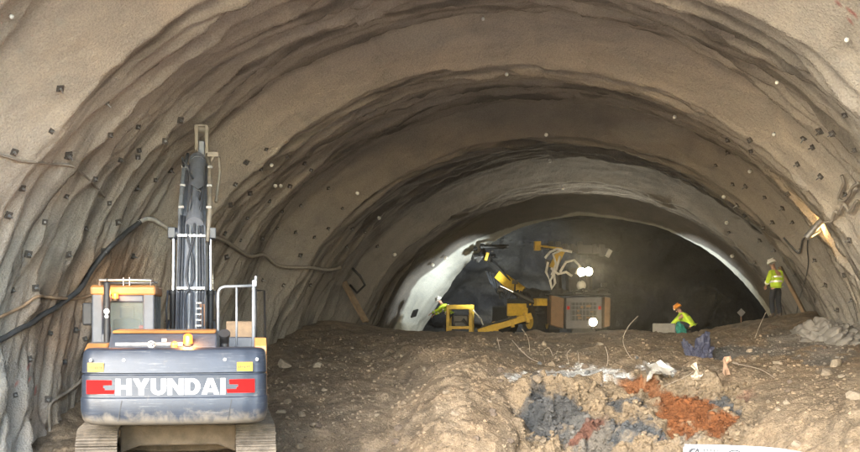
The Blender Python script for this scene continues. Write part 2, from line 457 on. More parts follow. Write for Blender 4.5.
    for (x, y, rx, ry, col, k, ang) in (
            (550, 418, 34, 22, grey, .9, 0), (535, 400, 9, 24, grey * .8, .7, .2), (596, 436, 46, 17, lgrey, .75, 0), (640, 432, 28, 13, grey, .95, .1), (690, 440, 20, 8, lgrey, .5, 0),
            (582, 432, 22, 4.5, red, .95, -.65), (688, 398, 14, 7, grey, .8, .2), (660, 436, 8, 9, grey * 1.2, .9, 0), (722, 404, 22, 8, grey, .9, 0), (630, 402, 14, 4, grey, .8, .2),
            (610, 398, 8, 3, grey, .7, .2), (632, 384, 18, 6, rust * 1.2, .9, .3), (656, 392, 14, 5, rust, .85, .8),
            (690, 412, 32, 20, rust * 1.05, 1.2, .35), (718, 424, 18, 14, rust, 1.2, 0), (748, 394, 18, 9, red * 1.25, .95, -.5), (668, 400, 12, 12, rust, .9, .5), (682, 432, 22, 9, rust * 1.1, .9, 0),
            (700, 385, 24, 4, pale, .8, 0)):
        bb = np.clip(blob(x, y, rx, ry, .75, ang) * k, 0, 1)
        cr = cr * (1 - bb) + col * bb
    c = c * (1 - r3) + cr * r3
    for (x, y, rx, ry, col, k) in ((735, 352, 36, 7, np.array([.18, .17, .16]), .8), (790, 345, 34, 12, np.array([.235, .215, .195]), .75), (715, 352, 18, 6, np.array([.11, .115, .12]), .8),
                                   (825, 355, 26, 14, np.array([.24, .22, .20]), .85), (540, 350, 60, 8, np.array([.185, .155, .122]), .6), (765, 325, 40, 9, np.array([.22, .18, .14]), .6)):
        bb = np.clip(blob(x, y, rx, ry) * k, 0, 1); c = c * (1 - bb) + col * bb
    wh = np.maximum(blob(556, 374, 50, 6.0, .5, -.06), np.maximum(blob(610, 376, 26, 5, .8), np.maximum(blob(655, 371, 18, 6, .9), blob(514, 377, 7, 3, .5))))
    wn = np.clip(wh * 1.8 * (.7 + 1.5 * n2[..., None]), 0, 1)
    c = c * (1 - wn) + np.array([.58, .58, .58]) * wn
    c = np.clip(c * (1 + .22 * id2[..., None] * clod[..., None] + .15 * id1[..., None]), .02, .9)
    return grid_mesh('muck_bench', V2, nr, nc, c, earth('clay_and_rock', .95, ((3, .7), (12, 1.0), (45, 1.0)), .16, .42, 22.0))
ter, bvh_ter = terrain()
ter['kind'] = 'structure'
Z0 = Vector((0, 0, 0))
def gz(x, y):
    p = bvh_ter.ray_cast(Vector((x, y, 20)), Vector((0, 0, -1)))[0]
    return p.z if p else 0.0

def ground():
    # working yard in front of the portal, running out to the horizon behind the camera
    xs = np.concatenate([-np.geomspace(900, 14, 24), np.linspace(-12, 12, 121), np.geomspace(14, 900, 24)])
    ys = np.concatenate([-np.geomspace(900, 6, 24), np.linspace(-4, 60, 240), np.geomspace(64, 900, 14)])
    Y, X = np.meshgrid(ys, xs, indexing='ij')
    Z = .08 * fbm(X / 2.5, Y / 2.5, 1.0, 4) + .03 * fbm(X / .5, Y / .5, 2.0, 3)
    Z = Z - .45 * sst(20.5, 24, Y) - 1.2 * sst(24, 40, Y)
    near = np.exp(-(((X + 4.1) / 2.2) ** 2 + ((Y - 20.3) / 3.0) ** 2) ** 2)
    Z = Z * (1 - near) - .02 * near
    c = np.array([.17, .135, .10]) + .035 * fbm(X / 1.5, Y / 1.5, 3.0, 4)[..., None]
    o, b = grid_mesh('ground', np.stack([X, Y, Z], -1), len(ys), len(xs), c, earth('yard_dirt', .95, ((3, .6), (14, .5)), .08, .3, 16.0))
    o['kind'] = 'structure'
ground()
# ------------------------------------------------------------------ paints
M_navy = mat('dark_grey_paint', (.015, .021, .034), .5, 0, .18, 4, .22, (.21, .175, .13), .12, (1.02, 1.36))
M_navy2 = mat('grey_machine_paint', (.05, .058, .075), .4, 0, .2, 5, .3, (.22, .185, .14), .2)
M_navy3 = mat('light_grey_paint', (.15, .165, .20), .4, 0, .2, 5, .3, (.26, .22, .18), .2)
M_orange = mat('orange_paint', (.31, .14, .045), .5, 0, .15, 5, .38, (.32, .24, .16), .15)
M_black = mat('black_rubber', (.018, .018, .02), .55, 0, .3, 8, .22, (.2, .16, .12), .2)
M_hose = mat('hydraulic_hose', (.045, .05, .062), .36, 0, .3, 12, .2, (.2, .17, .13), .1)
M_steel = mat('worn_steel', (.36, .36, .37), .42, .7, .25, 10, .3, (.25, .19, .13), .2)
M_chrome = mat('chrome_rod', (.78, .78, .8), .16, 1.0, .05, 10, 0, bump=0)
M_mudsteel = mat('muddy_track_steel', (.085, .07, .055), .9, .0, .5, 7, .5, (.19, .15, .108), 1.0)
M_mud = mat('caked_mud', (.10, .077, .055), .97, 0, .3, 5, .5, (.20, .15, .105), .9)
M_white = mat('white_paint', (.36, .36, .36), .6, 0, .1, 9, .42, (.33, .3, .26), .1)
M_red = mat('red_decal', (.30, .003, .003), .7, 0, .08, 9, .03, (.2, .1, .08), .05, None, .12)
M_yel = mat('yellow_decal', (.50, .30, .01), .5, 0, .1, 40, 0, bump=0)
M_rail = mat('grey_rail_paint', (.22, .24, .27), .4, .3, .2, 9, .2, (.3, .26, .2), .1)
M_dark = mat('dark_interior', (.02, .02, .022), .7, 0, .3, 5, 0)
M_seat = mat('grey_seat_cloth', (.02, .022, .027), .9, 0, .2, 20)
M_cream = mat('worn_cream_paint', (.27, .24, .20), .6, .1, .25, 6, .5, (.25, .18, .12), .3)
M_rust = mat('rusty_steel', (.17, .095, .06), .85, .2, .4, 14, .4, (.3, .2, .13), .4)
M_jyel = mat('dusty_yellow_paint', (.55, .36, .035), .5, 0, .2, 6, .45, (.22, .18, .13), .2)
M_jgrey = mat('dusty_grey_panel', (.085, .085, .095), .6, 0, .2, 5, .4, (.24, .2, .15), .2)
M_jorange = mat('dusty_orange_panel', (.13, .07, .03), .6, 0, .25, 5, .5, (.2, .15, .1), .2)
M_jdark = mat('oily_black_steel', (.03, .03, .032), .45, .2, .3, 8, .25, (.15, .12, .1), .3)
M_pale = mat('pale_hose', (.62, .62, .60), .6, 0, .15, 8, .2)
M_cable = mat('black_cable', (.055, .055, .058), .6, 0, .3, 9, .3, (.25, .21, .17), .1)
M_browncable = mat('brown_cable', (.33, .22, .14), .7, 0, .2, 9, .3, (.3, .25, .2), .1)
M_tancable = mat('dusty_grey_cable', (.25, .22, .19), .8, 0, .2, 9, .3, (.3, .25, .2), .1)
M_wood = mat('weathered_timber', (.19, .135, .09), .9, 0, .3, 6, .3, (.18, .13, .1), .3)
M_skin = mat('skin', (.42, .24, .17), .6, 0, .1, 12)
M_hiviz = mat('hi_vis_cloth', (.50, .70, .05), .8, 0, .12, 9, .1, (.3, .27, .12), .3)
M_trous = mat('dark_work_trousers', (.02, .022, .03), .9, 0, .3, 9, .15, (.15, .12, .1), .3)
M_refl = mat('reflective_band', (.75, .76, .76), .35, .2, .06, 20)
M_helw = mat('white_helmet', (.8, .8, .8), .3, 0, .05, 6)
M_helo = mat('orange_helmet', (.7, .25, .03), .35, 0, .05, 6)
M_boot = mat('dirty_boots', (.06, .045, .035), .8, 0, .3, 9, .5)

def glass(name, c=(.16, .20, .20), alpha=.28):
    m, nt, b = nodes(name)
    b.inputs['Base Color'].default_value = (*c, 1); b.inputs['Alpha'].default_value = alpha; b.inputs['Specular IOR Level'].default_value = .2
    n = mk(nt, 'ShaderNodeTexNoise', Scale=6.0, Detail=8.0)
    nt.links.new(ramp(nt, n.outputs[0], [(.35, .06), (.75, .35)]), b.inputs['Roughness'])
    return m
M_glass = glass('dusty_cab_glass')
M_amber = emit('amber_beacon_light', (1, .07, .005), 1.5)
M_amber2 = emit('amber_cab_light', (1, .10, .01), 1.2)
M_lamp = emit('white_work_light', (1, .93, .72), 60)

def scuffed(m):
    nt = m.node_tree; L = nt.links; b = nt.nodes['Principled BSDF']
    old = b.inputs['Base Color'].links[0].from_socket
    tc = mk(nt, 'ShaderNodeTexCoord'); mp = mk(nt, 'ShaderNodeMapping'); mp.inputs['Scale'].default_value = (1.6, 3, 26); mp.inputs['Rotation'].default_value = (0, R_(5), 0)
    L.new(tc.outputs['Object'], mp.inputs[0])
    n = mk(nt, 'ShaderNodeTexNoise', Scale=1.5, Detail=9.0, Roughness=.7, Distortion=.4); L.new(mp.outputs[0], n.inputs['Vector'])
    n2 = mk(nt, 'ShaderNodeTexNoise', Scale=2.2, Detail=4.0); L.new(tc.outputs['Object'], n2.inputs['Vector'])
    f = mixc(nt, 1.0, ramp(nt, n.outputs[0], [(.56, 0), (.70, .65)]), ramp(nt, n2.outputs[0], [(.42, .1), (.62, 1)]), 'MULTIPLY')
    L.new(mixc(nt, f, old, (.15, .15, .15)), b.inputs['Base Color'])
scuffed(M_navy)
# ------------------------------------------------------------------ excavator
EXC = Vector((-4.29, 20.46, 0)); EXR = R_(9.5)
ex = empty('excavator', EXC, EXR, 'dark grey and orange crawler excavator seen from behind with raised boom and lit beacons', 'excavator')
def eback(x, y0, w=1.37, bulge=.10): return y0 - bulge * (1 - (x / w) ** 2)
def cw_outline(w, y0, r, yf=-2.15, n=26):
    pts = [(-w, yf)]
    for k in range(9):
        a = PI + k / 8 * PI / 2; pts.append((-w + r + r * math.cos(a), eback(w, y0) + r + r * math.sin(a)))
    for k in range(1, n):
        x = -w + r + (2 * w - 2 * r) * k / n; pts.append((x, eback(x, y0) if True else y0))
    for k in range(9):
        a = 1.5 * PI + k / 8 * PI / 2; pts.append((w - r + r * math.cos(a), eback(w, y0) + r + r * math.sin(a)))
    pts.append((w, yf)); return pts
lv = [(1.065, 1.22, -2.66, .30), (1.075, 1.28, -2.735, .30), (1.11, 1.335, -2.79, .28), (1.17, 1.365, -2.825, .26), (1.30, 1.385, -2.85, .24), (1.455, 1.385, -2.85, .22), (1.475, 1.383, -2.845, .22),
      (1.49, 1.37, -2.815, .2), (1.51, 1.37, -2.812, .2), (1.815, 1.37, -2.81, .2), (1.828, 1.352, -2.785, .2), (1.842, 1.352, -2.785, .2), (1.855, 1.37, -2.808, .2), (2.02, 1.365, -2.775, .2), (2.14, 1.355, -2.735, .2), (2.19, 1.335, -2.70, .2), (2.215, 1.29, -2.65, .2), (2.222, 1.2, -2.56, .2)]
m = MB(); rings = [[(p[0], p[1], z) for p in cw_outline(wd, y0, r)] for z, wd, y0, r in lv]
n = len(rings[0]); vs = [v for r in rings for v in r]
fs = [(i * n + k, i * n + k + 1, (i + 1) * n + k + 1, (i + 1) * n + k) for i in range(len(rings) - 1) for k in range(n - 1)]
m.add(vs, fs, True); m.add(rings[0], [tuple(range(n))]); m.add(rings[-1], [tuple(range(n))])
cw = m.build('counterweight', M_navy, ex)
mo = cw.modifiers.new('edge', 'EDGE_SPLIT'); mo.split_angle = R_(28)

# lettering and red marks on the rear plate (px -> local x, z)
def lx(px): return (px - 174.6) / 66.2
def poly_plate(polys, zt, zb, mt, name, th=.006, y0=-2.81):
    m = MB()
    for p in polys:
        q = []
        k = len(p)
        a = [(x, eback(x, y0) - th, z) for x, z in p]; b = [(x, eback(x, y0) + .012, z) for x, z in p]
        m.add(a + b, [tuple(range(k)), tuple(reversed(range(k, 2 * k)))] + [(i, (i + 1) % k, k + (i + 1) % k, k + i) for i in range(k)])
    return m.build(name, mt, cw)
def letters():
    st = .30
    def arcstrip(cx, cy, rx, ry, a0, a1, ix, iy, n=10):
        out = []
        for k in range(n):
            a = a0 + (a1 - a0) * k / n; b = a0 + (a1 - a0) * (k + 1) / n
            out.append([(cx + rx * math.cos(a), cy + ry * math.sin(a)), (cx + rx * math.cos(b), cy + ry * math.sin(b)), (cx + ix * math.cos(b), cy + iy * math.sin(b)), (cx + ix * math.cos(a), cy + iy * math.sin(a))])
        return out
    rect = lambda a, b, c, d: [(a, b), (c, b), (c, d), (a, d)]
    L = {}
    L['H'] = (.95, [rect(0, 0, st, 1), rect(.65, 0, .95, 1), rect(st, .38, .65, .62)])
    L['Y'] = (.98, [[(0, 1), (.34, 1), (.49, .66), (.49, .40), (.34, .38)], [(.98, 1), (.64, 1), (.49, .66), (.49, .40), (.64, .38)], rect(.34, 0, .64, .40)])
    L['U'] = (.9, [rect(0, .4, st, 1), rect(.6, .4, .9, 1)] + arcstrip(.45, .4, .45, .4, PI, 2 * PI, .15, .17))
    L['N'] = (.95, [rect(0, 0, .28, 1), rect(.67, 0, .95, 1), [(.28, 1), (.28, .55), (.67, 0), (.67, .45)]])
    L['D'] = (.92, [rect(0, 0, st, 1), rect(st, 0, .46, .22), rect(st, .78, .46, 1)] + arcstrip(.46, .5, .46, .5, -PI / 2, PI / 2, .16, .28))
    L['A'] = (1.05, [[(0, 0), (.31, 0), (.525, .70), (.525, 1), (.36, 1)], [(1.05, 0), (.74, 0), (.525, .70), (.525, 1), (.69, 1)], [(.33, .17), (.72, .17), (.655, .38), (.395, .38)]])
    L['I'] = (.3, [rect(0, 0, st, 1)])
    x = 0; out = []
    for ch in 'HYUNDAI':
        w_, ps = L[ch]
        out += [[(x + a, b) for a, b in p] for p in ps]; x += w_ + .065
    tot = x - .065
    x0, x1 = lx(117.8), lx(224.2); z0, z1 = 1.525, 1.768
    return [[(x0 + a / tot * (x1 - x0), z0 + b * (z1 - z0)) for a, b in p] for p in out]
poly_plate(letters(), 0, 0, M_white, 'lettering')
def red(flip):
    s = -1 if flip else 1
    ps = [[(0, 0), (.6, 0), (.6, 1), (0, 1)], [(.6, .62), (.92, .64), (.92, .98), (.6, 1)], [(.6, 0), (1, 0), (1.02, .28), (.66, .28), (.6, .34)], [(.6, .34), (.66, .28), (.66, .40), (.6, .45)]]
    if not flip: x0, x1 = lx(90), lx(116.5)
    else: x0, x1 = lx(253), lx(225.8)
    return [[(x0 + a * (x1 - x0), 1.545 + b * .205) for a, b in p] for p in ps]
poly_plate(red(False), 0, 0, M_red, 'red_mark'); poly_plate(red(True), 0, 0, M_red, 'red_mark')
for a, b in ((91, 106.3), (235.5, 251)):
    st_ = poly_plate([[(lx(a), 1.873), (lx(b), 1.873), (lx(b), 2.005), (lx(a), 2.005)]], 0, 0, M_yel, 'warning_sticker', .004, -2.808)
    bars = []
    rr = random.Random(a)
    for k in range(9):
        x = lx(a) + .025 + k * .021; h = rr.uniform(.02, .05)
        bars.append([(x, 1.955 - h), (x + .013, 1.955 - h), (x + .013, 1.955), (x, 1.955)])
    mm = MB()
    for p in bars:
        mm.add([(x, eback(x, -2.808) - .0065, z) for x, z in p], [(0, 1, 2, 3)])
    mm.build('printed_lines', M_dark, st_)
m = MB(); m.cyl((lx(151), -2.62, 2.2), (lx(151), -2.62, 2.27), .018); m.tube([(lx(151) + .05 * math.cos(t), -2.62, 2.27 + .05 * math.sin(t)) for t in np.linspace(0, 2 * PI, 12)], .014, 6)
m.build('lifting_eye', M_steel, cw)
for x in (lx(122), lx(228)):
    m = MB(); m.add([(x + dx, eback(x + dx, -2.85) - .004, z) for dx, z in ((-.03, 1.14), (-.018, 1.14), (.042, 1.45), (.03, 1.45))], [(0, 1, 2, 3)]); m.build('seam', M_dark, cw)
for x in (-1.22, -.74, .74, 1.22):
    m = MB(); y = eback(x, -2.765); m.cyl((x, y, 2.045), (x, y - .022, 2.045), .026, n=6); m.build('bolt_head', M_steel, cw)
# upper deck
m = MB(); m.b2((-1.36, -2.16, 1.08), (-.32, 1.55, 2.06)); m.b2((-.32, -2.16, 1.08), (.40, 1.9, 1.92)); m.b2((.40, -2.16, 1.08), (1.36, 1.75, 2.12))
m.build('upper_deck', M_navy2, ex, .03)
m = MB(); m.prism([(-2.45, 2.10), (-2.40, 2.24), (-2.22, 2.36), (-1.75, 2.36), (-1.60, 2.14)], 1.20, 1.375); m.b2((1.372, -2.1, 1.2), (1.388, 1.2, 2.08))
m.build('side_panel', M_orange, ex, .04)
m = MB(); m.prism([(-2.44, 2.12), (-2.40, 2.20), (-2.1, 2.28), (-.6, 2.28), (-.6, 2.1)], -1.36, -1.02)
sp = m.build('side_panel', M_orange, ex, .03)
m = MB()
for k in range(5): m.box((-1.19, -2.05 + k * .12, 2.278), (.24, .045, .03))
m.build('louvre', M_dark, sp)
# engine hood
m = MB()
prof = [(-2.52, 2.17), (-2.50, 2.225), (-2.10, 2.43), (-2.04, 2.452), (-1.0, 2.47), (-.96, 2.1), (-2.4, 2.1)]
m.prism([p for p in prof], -1.0, .62)
hood = m.build('engine_hood', M_navy2, ex, .05)
m = MB(); m.prism([(-2.16, 2.437), (-2.05, 2.475), (-.98, 2.492), (-.98, 2.44)], -.98, .60)
hl = m.build('hood_lid', M_orange, hood, .02)
m = MB(); 
for k in range(7): m.box((-.02 + .0, -1.93 + k * .06, 2.487), (.30, .03, .014))
m.build('vent', M_dark, hl)
m = MB(); m.box((-.18, -2.36, 2.33), (.07, .03, .05)); m.cyl((-.18, -2.38, 2.33), (-.18, -2.41, 2.33), .02); m.build('latch', M_steel, hood)
m = MB(); m.prism([(-2.50, 2.25), (-2.46, 2.30), (-2.44, 2.285), (-2.485, 2.235)], -.9, .1); m.build('paint_stripe', M_steel, hood)
# muffler outlet
m = MB(); m.cyl((.73, -1.9, 2.1), (.73, -1.9, 2.34), .07); m.cyl((.73, -1.9, 2.30), (.73, -2.02, 2.43), .075, .075); m.cyl((.73, -1.99, 2.40), (.73, -2.025, 2.435), .09, .09)
m.build('exhaust_pipe', M_black, ex)
# right deck clutter
m = MB(); m.b2((.70, -1.9, 2.12), (1.28, -1.2, 2.18)); m.build('deck_plate', M_navy2, ex, .02)
m = MB(); m.b2((.75, -.2, 2.1), (1.2, .5, 2.34)); m.build('fuel_tank', M_navy2, ex, .02)
m = MB(); m.b2((.74, .9, 2.1), (1.24, 1.4, 2.62)); m.build('toolbox', M_wood, ex, .02)
# beacons
def beacon(loc, r, h, mt, name, energy):
    m = MB(); m.cyl((loc[0], loc[1], loc[2]), (loc[0], loc[1], loc[2] + .04), r * 1.15)
    o = m.build(name, M_black, ex)
    m = MB(); m.cyl((loc[0], loc[1], loc[2] + .04), (loc[0], loc[1], loc[2] + .04 + h * .7), r, r * .95); m.ball((loc[0], loc[1], loc[2] + .04 + h * .7), (r * .95, r * .95, h * .3), 14, 5, 0, PI / 2)
    g = m.build('lens', mt, o)
    l = bpy.data.lights.new('beacon_light', 'POINT'); l.energy = energy; l.color = (1, .42, .1); l.shadow_soft_size = r
    lo = bpy.data.objects.new('beacon_light', l); COL.objects.link(lo); lo.parent = ex; lo.location = (loc[0], loc[1] - r - .06, loc[2] + .12)
    return o
beacon((lx(186.5), -2.42, 2.24), .07, .15, M_amber, 'beacon', 5)
m = MB(); m.cyl((lx(173), -2.5, 2.22), (lx(173), -2.5, 2.26), .05); m.ball((lx(173), -2.5, 2.26), (.055, .055, .06)); m.build('beacon_cap', M_orange, ex)
# cab
cx0, cx1, cyb, cyf = -1.42, -.42, -.92, .95
m = MB()
zb, zt = 2.0, 3.17
def post(x, y, w_, d_, a=zb, b=zt): m.b2((x - w_ / 2, y - d_ / 2, a), (x + w_ / 2, y + d_ / 2, b))
for x in (cx0 + .09, cx1 - .09): post(x, cyb + .05, .18, .1)
for x in (cx0 + .05, cx1 - .05): post(x, cyf - .05, .09, .1, 1.2); post(x, .1, .07, .08)
m.b2((cx0, cyb + .003, zb), (cx1, cyb + .1, 2.42)); m.b2((cx0 + .17, cyb + .006, 2.93), (cx1 - .17, cyb + .1, 3.05)); m.b2((cx0 + .18, cyb + .004, 2.35), (cx0 + .27, cyb + .06, 2.95))
m.b2((cx0 + .002, cyb + .1, 1.2), (cx0 + .06, cyf, 2.45)); m.b2((cx1 - .06, cyb + .1, 1.2), (cx1 - .002, cyf, 2.45)); m.b2((cx0, cyf - .06, 1.2), (cx1, cyf, 2.0))
cab = m.build('cab', M_navy2, ex, .025)
m = MB(); m.prism([(cyb - .02, 3.05), (cyb - .03, 3.18), (cyb + .06, 3.215), (cyf - .1, 3.23), (cyf + .04, 3.17), (cyf + .04, 3.06)], cx0 - .02, cx1 + .02); roof = m.build('roof', M_orange, cab, .03)
m = MB(); zr = 3.30
m.tube([(cx0 + .12, cyb + .05, 3.2), (cx0 + .12, cyb + .05, zr), (cx1 - .06, cyb + .05, zr), (cx1 - .06, cyb + .05, 3.2)], .018)
for x in (cx0 + .5, cx1 - .4): m.cyl((x, cyb + .05, 3.2), (x, cyb + .05, zr + .04), .01)
m.tube([(cx0 + .12, cyb + .05, zr), (cx0 + .12, cyf - .2, zr), (cx1 - .06, cyf - .2, zr), (cx1 - .06, cyb + .05, zr)], .018)
m.build('roof_rail', M_steel, roof)
m = MB(); m.b2((cx0 + .17, cyb + .04, 2.42), (cx1 - .17, cyb + .052, 2.95)); m.build('rear_window', M_glass, cab)
m = MB(); m.b2((cx0 + .1, cyf - .04, 2.0), (cx1 - .1, cyf - .03, 3.05)); m.build('windscreen', M_glass, cab)
for x in (cx0 + .03, cx1 - .03):
    m = MB(); m.b2((x - .006, cyb + .12, 2.45), (x + .006, cyf - .1, 3.05)); m.build('side_window', M_glass, cab)
m = MB(); m.b2((-1.14, -.35, 2.1), (-.68, -.15, 2.66)); m.b2((-1.03, -.33, 2.66), (-.79, -.2, 2.88)); m.b2((-1.14, -.35, 1.95), (-.68, .25, 2.12)); seat = m.build('seat', M_seat, cab, .04)
m = MB(); m.b2((-1.08, -.62, 2.40), (-.72, -.45, 2.50)); m.build('console', M_black, cab, .02)
m = MB(); m.box((-1.17, -.6, 2.47), (.06, .05, .12)); m.build('red_tool', M_red, cab, .01)
m = MB(); m.box((-.64, -.6, 2.48), (.10, .05, .14)); m.build('red_tool', M_red, cab, .01)
m = MB(); m.b2((cx0 - .20, -.5, 2.55), (cx0 - .03, -.42, 2.93)); mi = m.build('mirror', M_black, cab, .03)
m = MB(); m.tube([(cx0 - .1, -.42, 2.74), (cx0 - .06, -.2, 2.72), (cx0 + .02, -.1, 2.7)], .015); m.build('mirror_arm', M_black, mi)
beacon((cx0 + .38, cyb - .07, 2.955), .05, .1, M_amber2, 'cab_light', 1.6)
m = MB(); px_ = cx0 + .27
m.cyl((px_, cyb - .25, 2.1), (px_, cyb - .25, 3.22), .055); m.ball((px_, cyb - .25, 3.22), (.055, .055, .05)); m.cyl((px_, cyb - .25, 3.22), (px_, cyb - .25, 3.32), .012)
ps = m.build('air_intake_pipe', M_black, ex)
m = MB(); m.cyl((px_, cyb - .28, 2.78), (px_, cyb - .33, 2.78), .045); m.cyl((px_, cyb - .30, 2.70), (px_, cyb - .33, 2.70), .03); m.build('work_light', M_steel, ps)
# hand rails
def rail(pts, name='handrail', r=.02, mt=M_rail):
    m = MB(); m.tube(pts, r, 8); return m, name
zt_ = 3.19
m = MB()
arc = [(.68 + .12 - .12 * math.cos(a), -1.1, zt_ - .12 + .12 * math.sin(a)) for a in np.linspace(0, PI / 2, 7)]
m.tube([(.68, -1.1, 2.1)] + arc + [(1.26, -1.1, zt_ + .02)], .024)
m.tube([(1.26, -1.1, 2.1), (1.26, -1.1, zt_ + .02)], .03); m.tube([(.98, -1.1, 2.1), (.98, -1.1, zt_)], .018)
m.box((1.27, -1.1, zt_ + .06), (.07, .07, .1)); m.cyl((1.29, -1.1, zt_ + .1), (1.30, -1.1, zt_ + .18), .025)
m.box((.68, -1.1, 2.13), (.12, .08, .06)); m.box((.98, -1.1, 2.13), (.12, .08, .06))
m.build('handrail', M_rail, ex, loc=(-.06, 0, 0))
m = MB(); m.tube([(1.33, -.3, 2.1), (1.33, -.3, zt_ - .02), (1.36, .5, zt_ - .02), (1.50, .6, zt_ - .02), (1.52, .6, 2.1)], .02); m.build('handrail', M_black, ex, loc=(-.08, 0, 0))
# boom: box girder, side view (y,z)
bo = [(.20, 1.80), (.95, 3.0), (1.35, 4.15), (2.25, 4.85), (3.55, 5.65)]
def girder(pts, hs, ws, name, mt, parent, xc=0, bev=.02):
    m = MB(); vs = []
    for i, (y, z) in enumerate(pts):
        a = Vector(pts[max(i - 1, 0)]); b = Vector(pts[min(i + 1, len(pts) - 1)]); d = (b - a).normalized(); nn = Vector((-d.y, d.x))
        for sx, sn in ((-1, -1), (1, -1), (1, 1), (-1, 1)): vs.append((xc + sx * ws[i] / 2, y + nn.x * sn * hs[i] / 2, z + nn.y * sn * hs[i] / 2))
    fs = [(i * 4 + k, i * 4 + (k + 1) % 4, (i + 1) * 4 + (k + 1) % 4, (i + 1) * 4 + k) for i in range(len(pts) - 1) for k in range(4)] + [(3, 2, 1, 0), tuple(len(pts) * 4 - 4 + k for k in range(4))]
    m.add(vs, fs); return m.build(name, mt, parent, bev)
boom = girder(bo, [.40, .62, .74, .52, .34], [.52, .52, .50, .50, .46], 'boom', M_navy3, ex); boom.location.x = .12
m = MB(); m.cyl((-.36, .2, 1.8), (.36, .2, 1.8), .12); m.b2((-.33, .0, 1.6), (-.27, .5, 2.05)); m.b2((.27, .0, 1.6), (.33, .5, 2.05)); m.build('boom_foot', M_steel, ex, loc=(.12, 0, 0))
for s in (-1, 1):
    x = s * .335
    a, b = Vector((x, .95, 1.62)), Vector((x, 1.28, 4.22)); mid = a.lerp(b, .60)
    m = MB(); m.cyl(a, mid, .062); m.cyl(mid - (b - a) * .03, mid, .078); m.cyl((x - .06, .95, 1.62), (x + .06, .95, 1.62), .12)
    c_ = m.build('boom_cylinder', M_black, ex, loc=(.12, 0, 0))
    m = MB(); m.cyl(mid, b, .045); m.build('rod', M_chrome, c_)
    m = MB(); m.cyl((x - .07, b.y, b.z), (x + .09, b.y, b.z), .11); m.box((x + s * .03, b.y - .02, b.z + .02), (.14, .2, .2)); m.build('pin_bracket', M_navy2, c_, .015)
    m = MB(); m.tube([mid + Vector((s * .10, -.05, -.9)), mid + Vector((s * .12, -.06, -.35)), mid + Vector((s * .09, -.09, .0))], .018); m.tube([a + Vector((s * .02, -.1, .2)), a + Vector((s * .12, -.16, .65)), a + Vector((s * .06, -.1, 1.0))], .022); m.build('hose', M_hose, c_)
def bpt(u, off):
    """point on the back (camera side) of the boom"""
    u = max(0, min(.9999, u)); k = int(u * 4); f = u * 4 - k
    hs = [.40, .62, .74, .52, .34]
    y = bo[k][0] * (1 - f) + bo[k + 1][0] * f; z = bo[k][1] * (1 - f) + bo[k + 1][1] * f; h = hs[k] * (1 - f) + hs[k + 1] * f
    d = Vector((bo[k + 1][0] - bo[k][0], bo[k + 1][1] - bo[k][1])).normalized(); nn = Vector((-d.y, d.x))
    return y + nn.x * (h / 2 + off), z + nn.y * (h / 2 + off)
def bhose(xs, us, r, mt=M_hose, off=.035, name='boom_hose'):
    pts = []
    for k in range(41):
        t = k / 40; x = np.interp(t, np.linspace(0, 1, len(xs)), xs); u = np.interp(t, np.linspace(0, 1, len(us)), us)
        y, z = bpt(u, off); pts.append((x, y, z))
    m = MB(); m.tube(pts, r, 8); return m.build(name, mt, boom)
for x, r in ((-.215, .024), (-.16, .024), (.10, .026), (.155, .022), (.21, .024)):
    bhose([x * .75, x, x, x, x * .93, x * .9], [.02, .53], r, M_hose if x != .10 else M_rail)
bhose([-.02, -.08, -.09, -.10, .05, .03, -.06, -.08], [.0, .54], .022, M_hose, .055)
bhose([.16, .06, .03, .02, -.09, -.05, .05, .06], [.0, .54], .022, M_hose, .08)
bhose([-.03, -.025, -.025, -.02, -.02], [.05, .53], .026, M_rail, .03)
for u in (.27, .475):
    y, z = bpt(u, .045)
    m = MB(); m.box((0, y, z), (.50, .05, .05))
    for x in (-.2, -.1, .05, .17): m.cyl((x, y - .02, z), (x, y - .07, z), .028, n=8)
    m.build('hose_clamp', M_steel, boom, .006)
y, z = bpt(.16, .03); m = MB(); m.box((.20, y, z), (.10, .02, .42), 0, -.4); m.build('rust_patch', M_rust, boom)
for k in range(6):
    m = MB(); m.box((.14, bpt(.10 + k * .02, .06)[0], bpt(.10 + k * .02, .06)[1]), (.10, .02, .03)); m.build('sticker', M_white, boom)
# arm cylinder on top of the boom, arm and bucket beyond
ca, cb = Vector((.0, 1.05, 4.62)), Vector((.0, 3.05, 6.05))
m = MB(); m.cyl(ca, cb, .15, .15, 18); m.cyl(ca.lerp(cb, -.02), ca.lerp(cb, .08), .165, n=18); m.cyl(cb - (cb - ca) * .06, cb, .165, n=18); acyl = m.build('arm_cylinder', M_navy3, ex, loc=(.17, 0, -.22))
m = MB(); m.cyl(cb, (0, 3.55, 6.42), .06); m.build('rod', M_chrome, acyl)
for s in (-1, 1):
    m = MB(); m.tube([(s * .22, 1.05, 4.3), (s * .27, 1.35, 4.85), (s * .26, 1.9, 5.32), (s * .25, 2.6, 5.82), (s * .19, 3.0, 6.15)], [.04, .045, .045, .042, .035]); m.build('steel_pipe', M_cream if s > 0 else M_rail, acyl)
    for (y, z) in ((1.4, 4.95), (2.0, 5.42), (2.6, 5.85)):
        m = MB(); m.box((s * .25, y, z), (.10, .09, .05)); m.build('pipe_clamp', M_white, acyl, .01)
m = MB(); m.tube([(-.06, 2.0, 5.55), (-.16, 1.85, 5.75), (-.26, 2.1, 5.95), (-.26, 2.5, 5.85), (-.2, 2.9, 5.9)], .022); m.tube([(.08, 1.5, 5.1), (.1, 1.35, 5.25), (-.06, 1.4, 5.35), (-.1, 1.2, 4.85), (-.1, 1.15, 4.5)], .024)
m.tube([(.05, 1.7, 5.3), (.16, 1.5, 5.35), (.12, 1.3, 5.05), (.06, 1.1, 4.6)], .022); m.build('hose', M_hose, acyl)
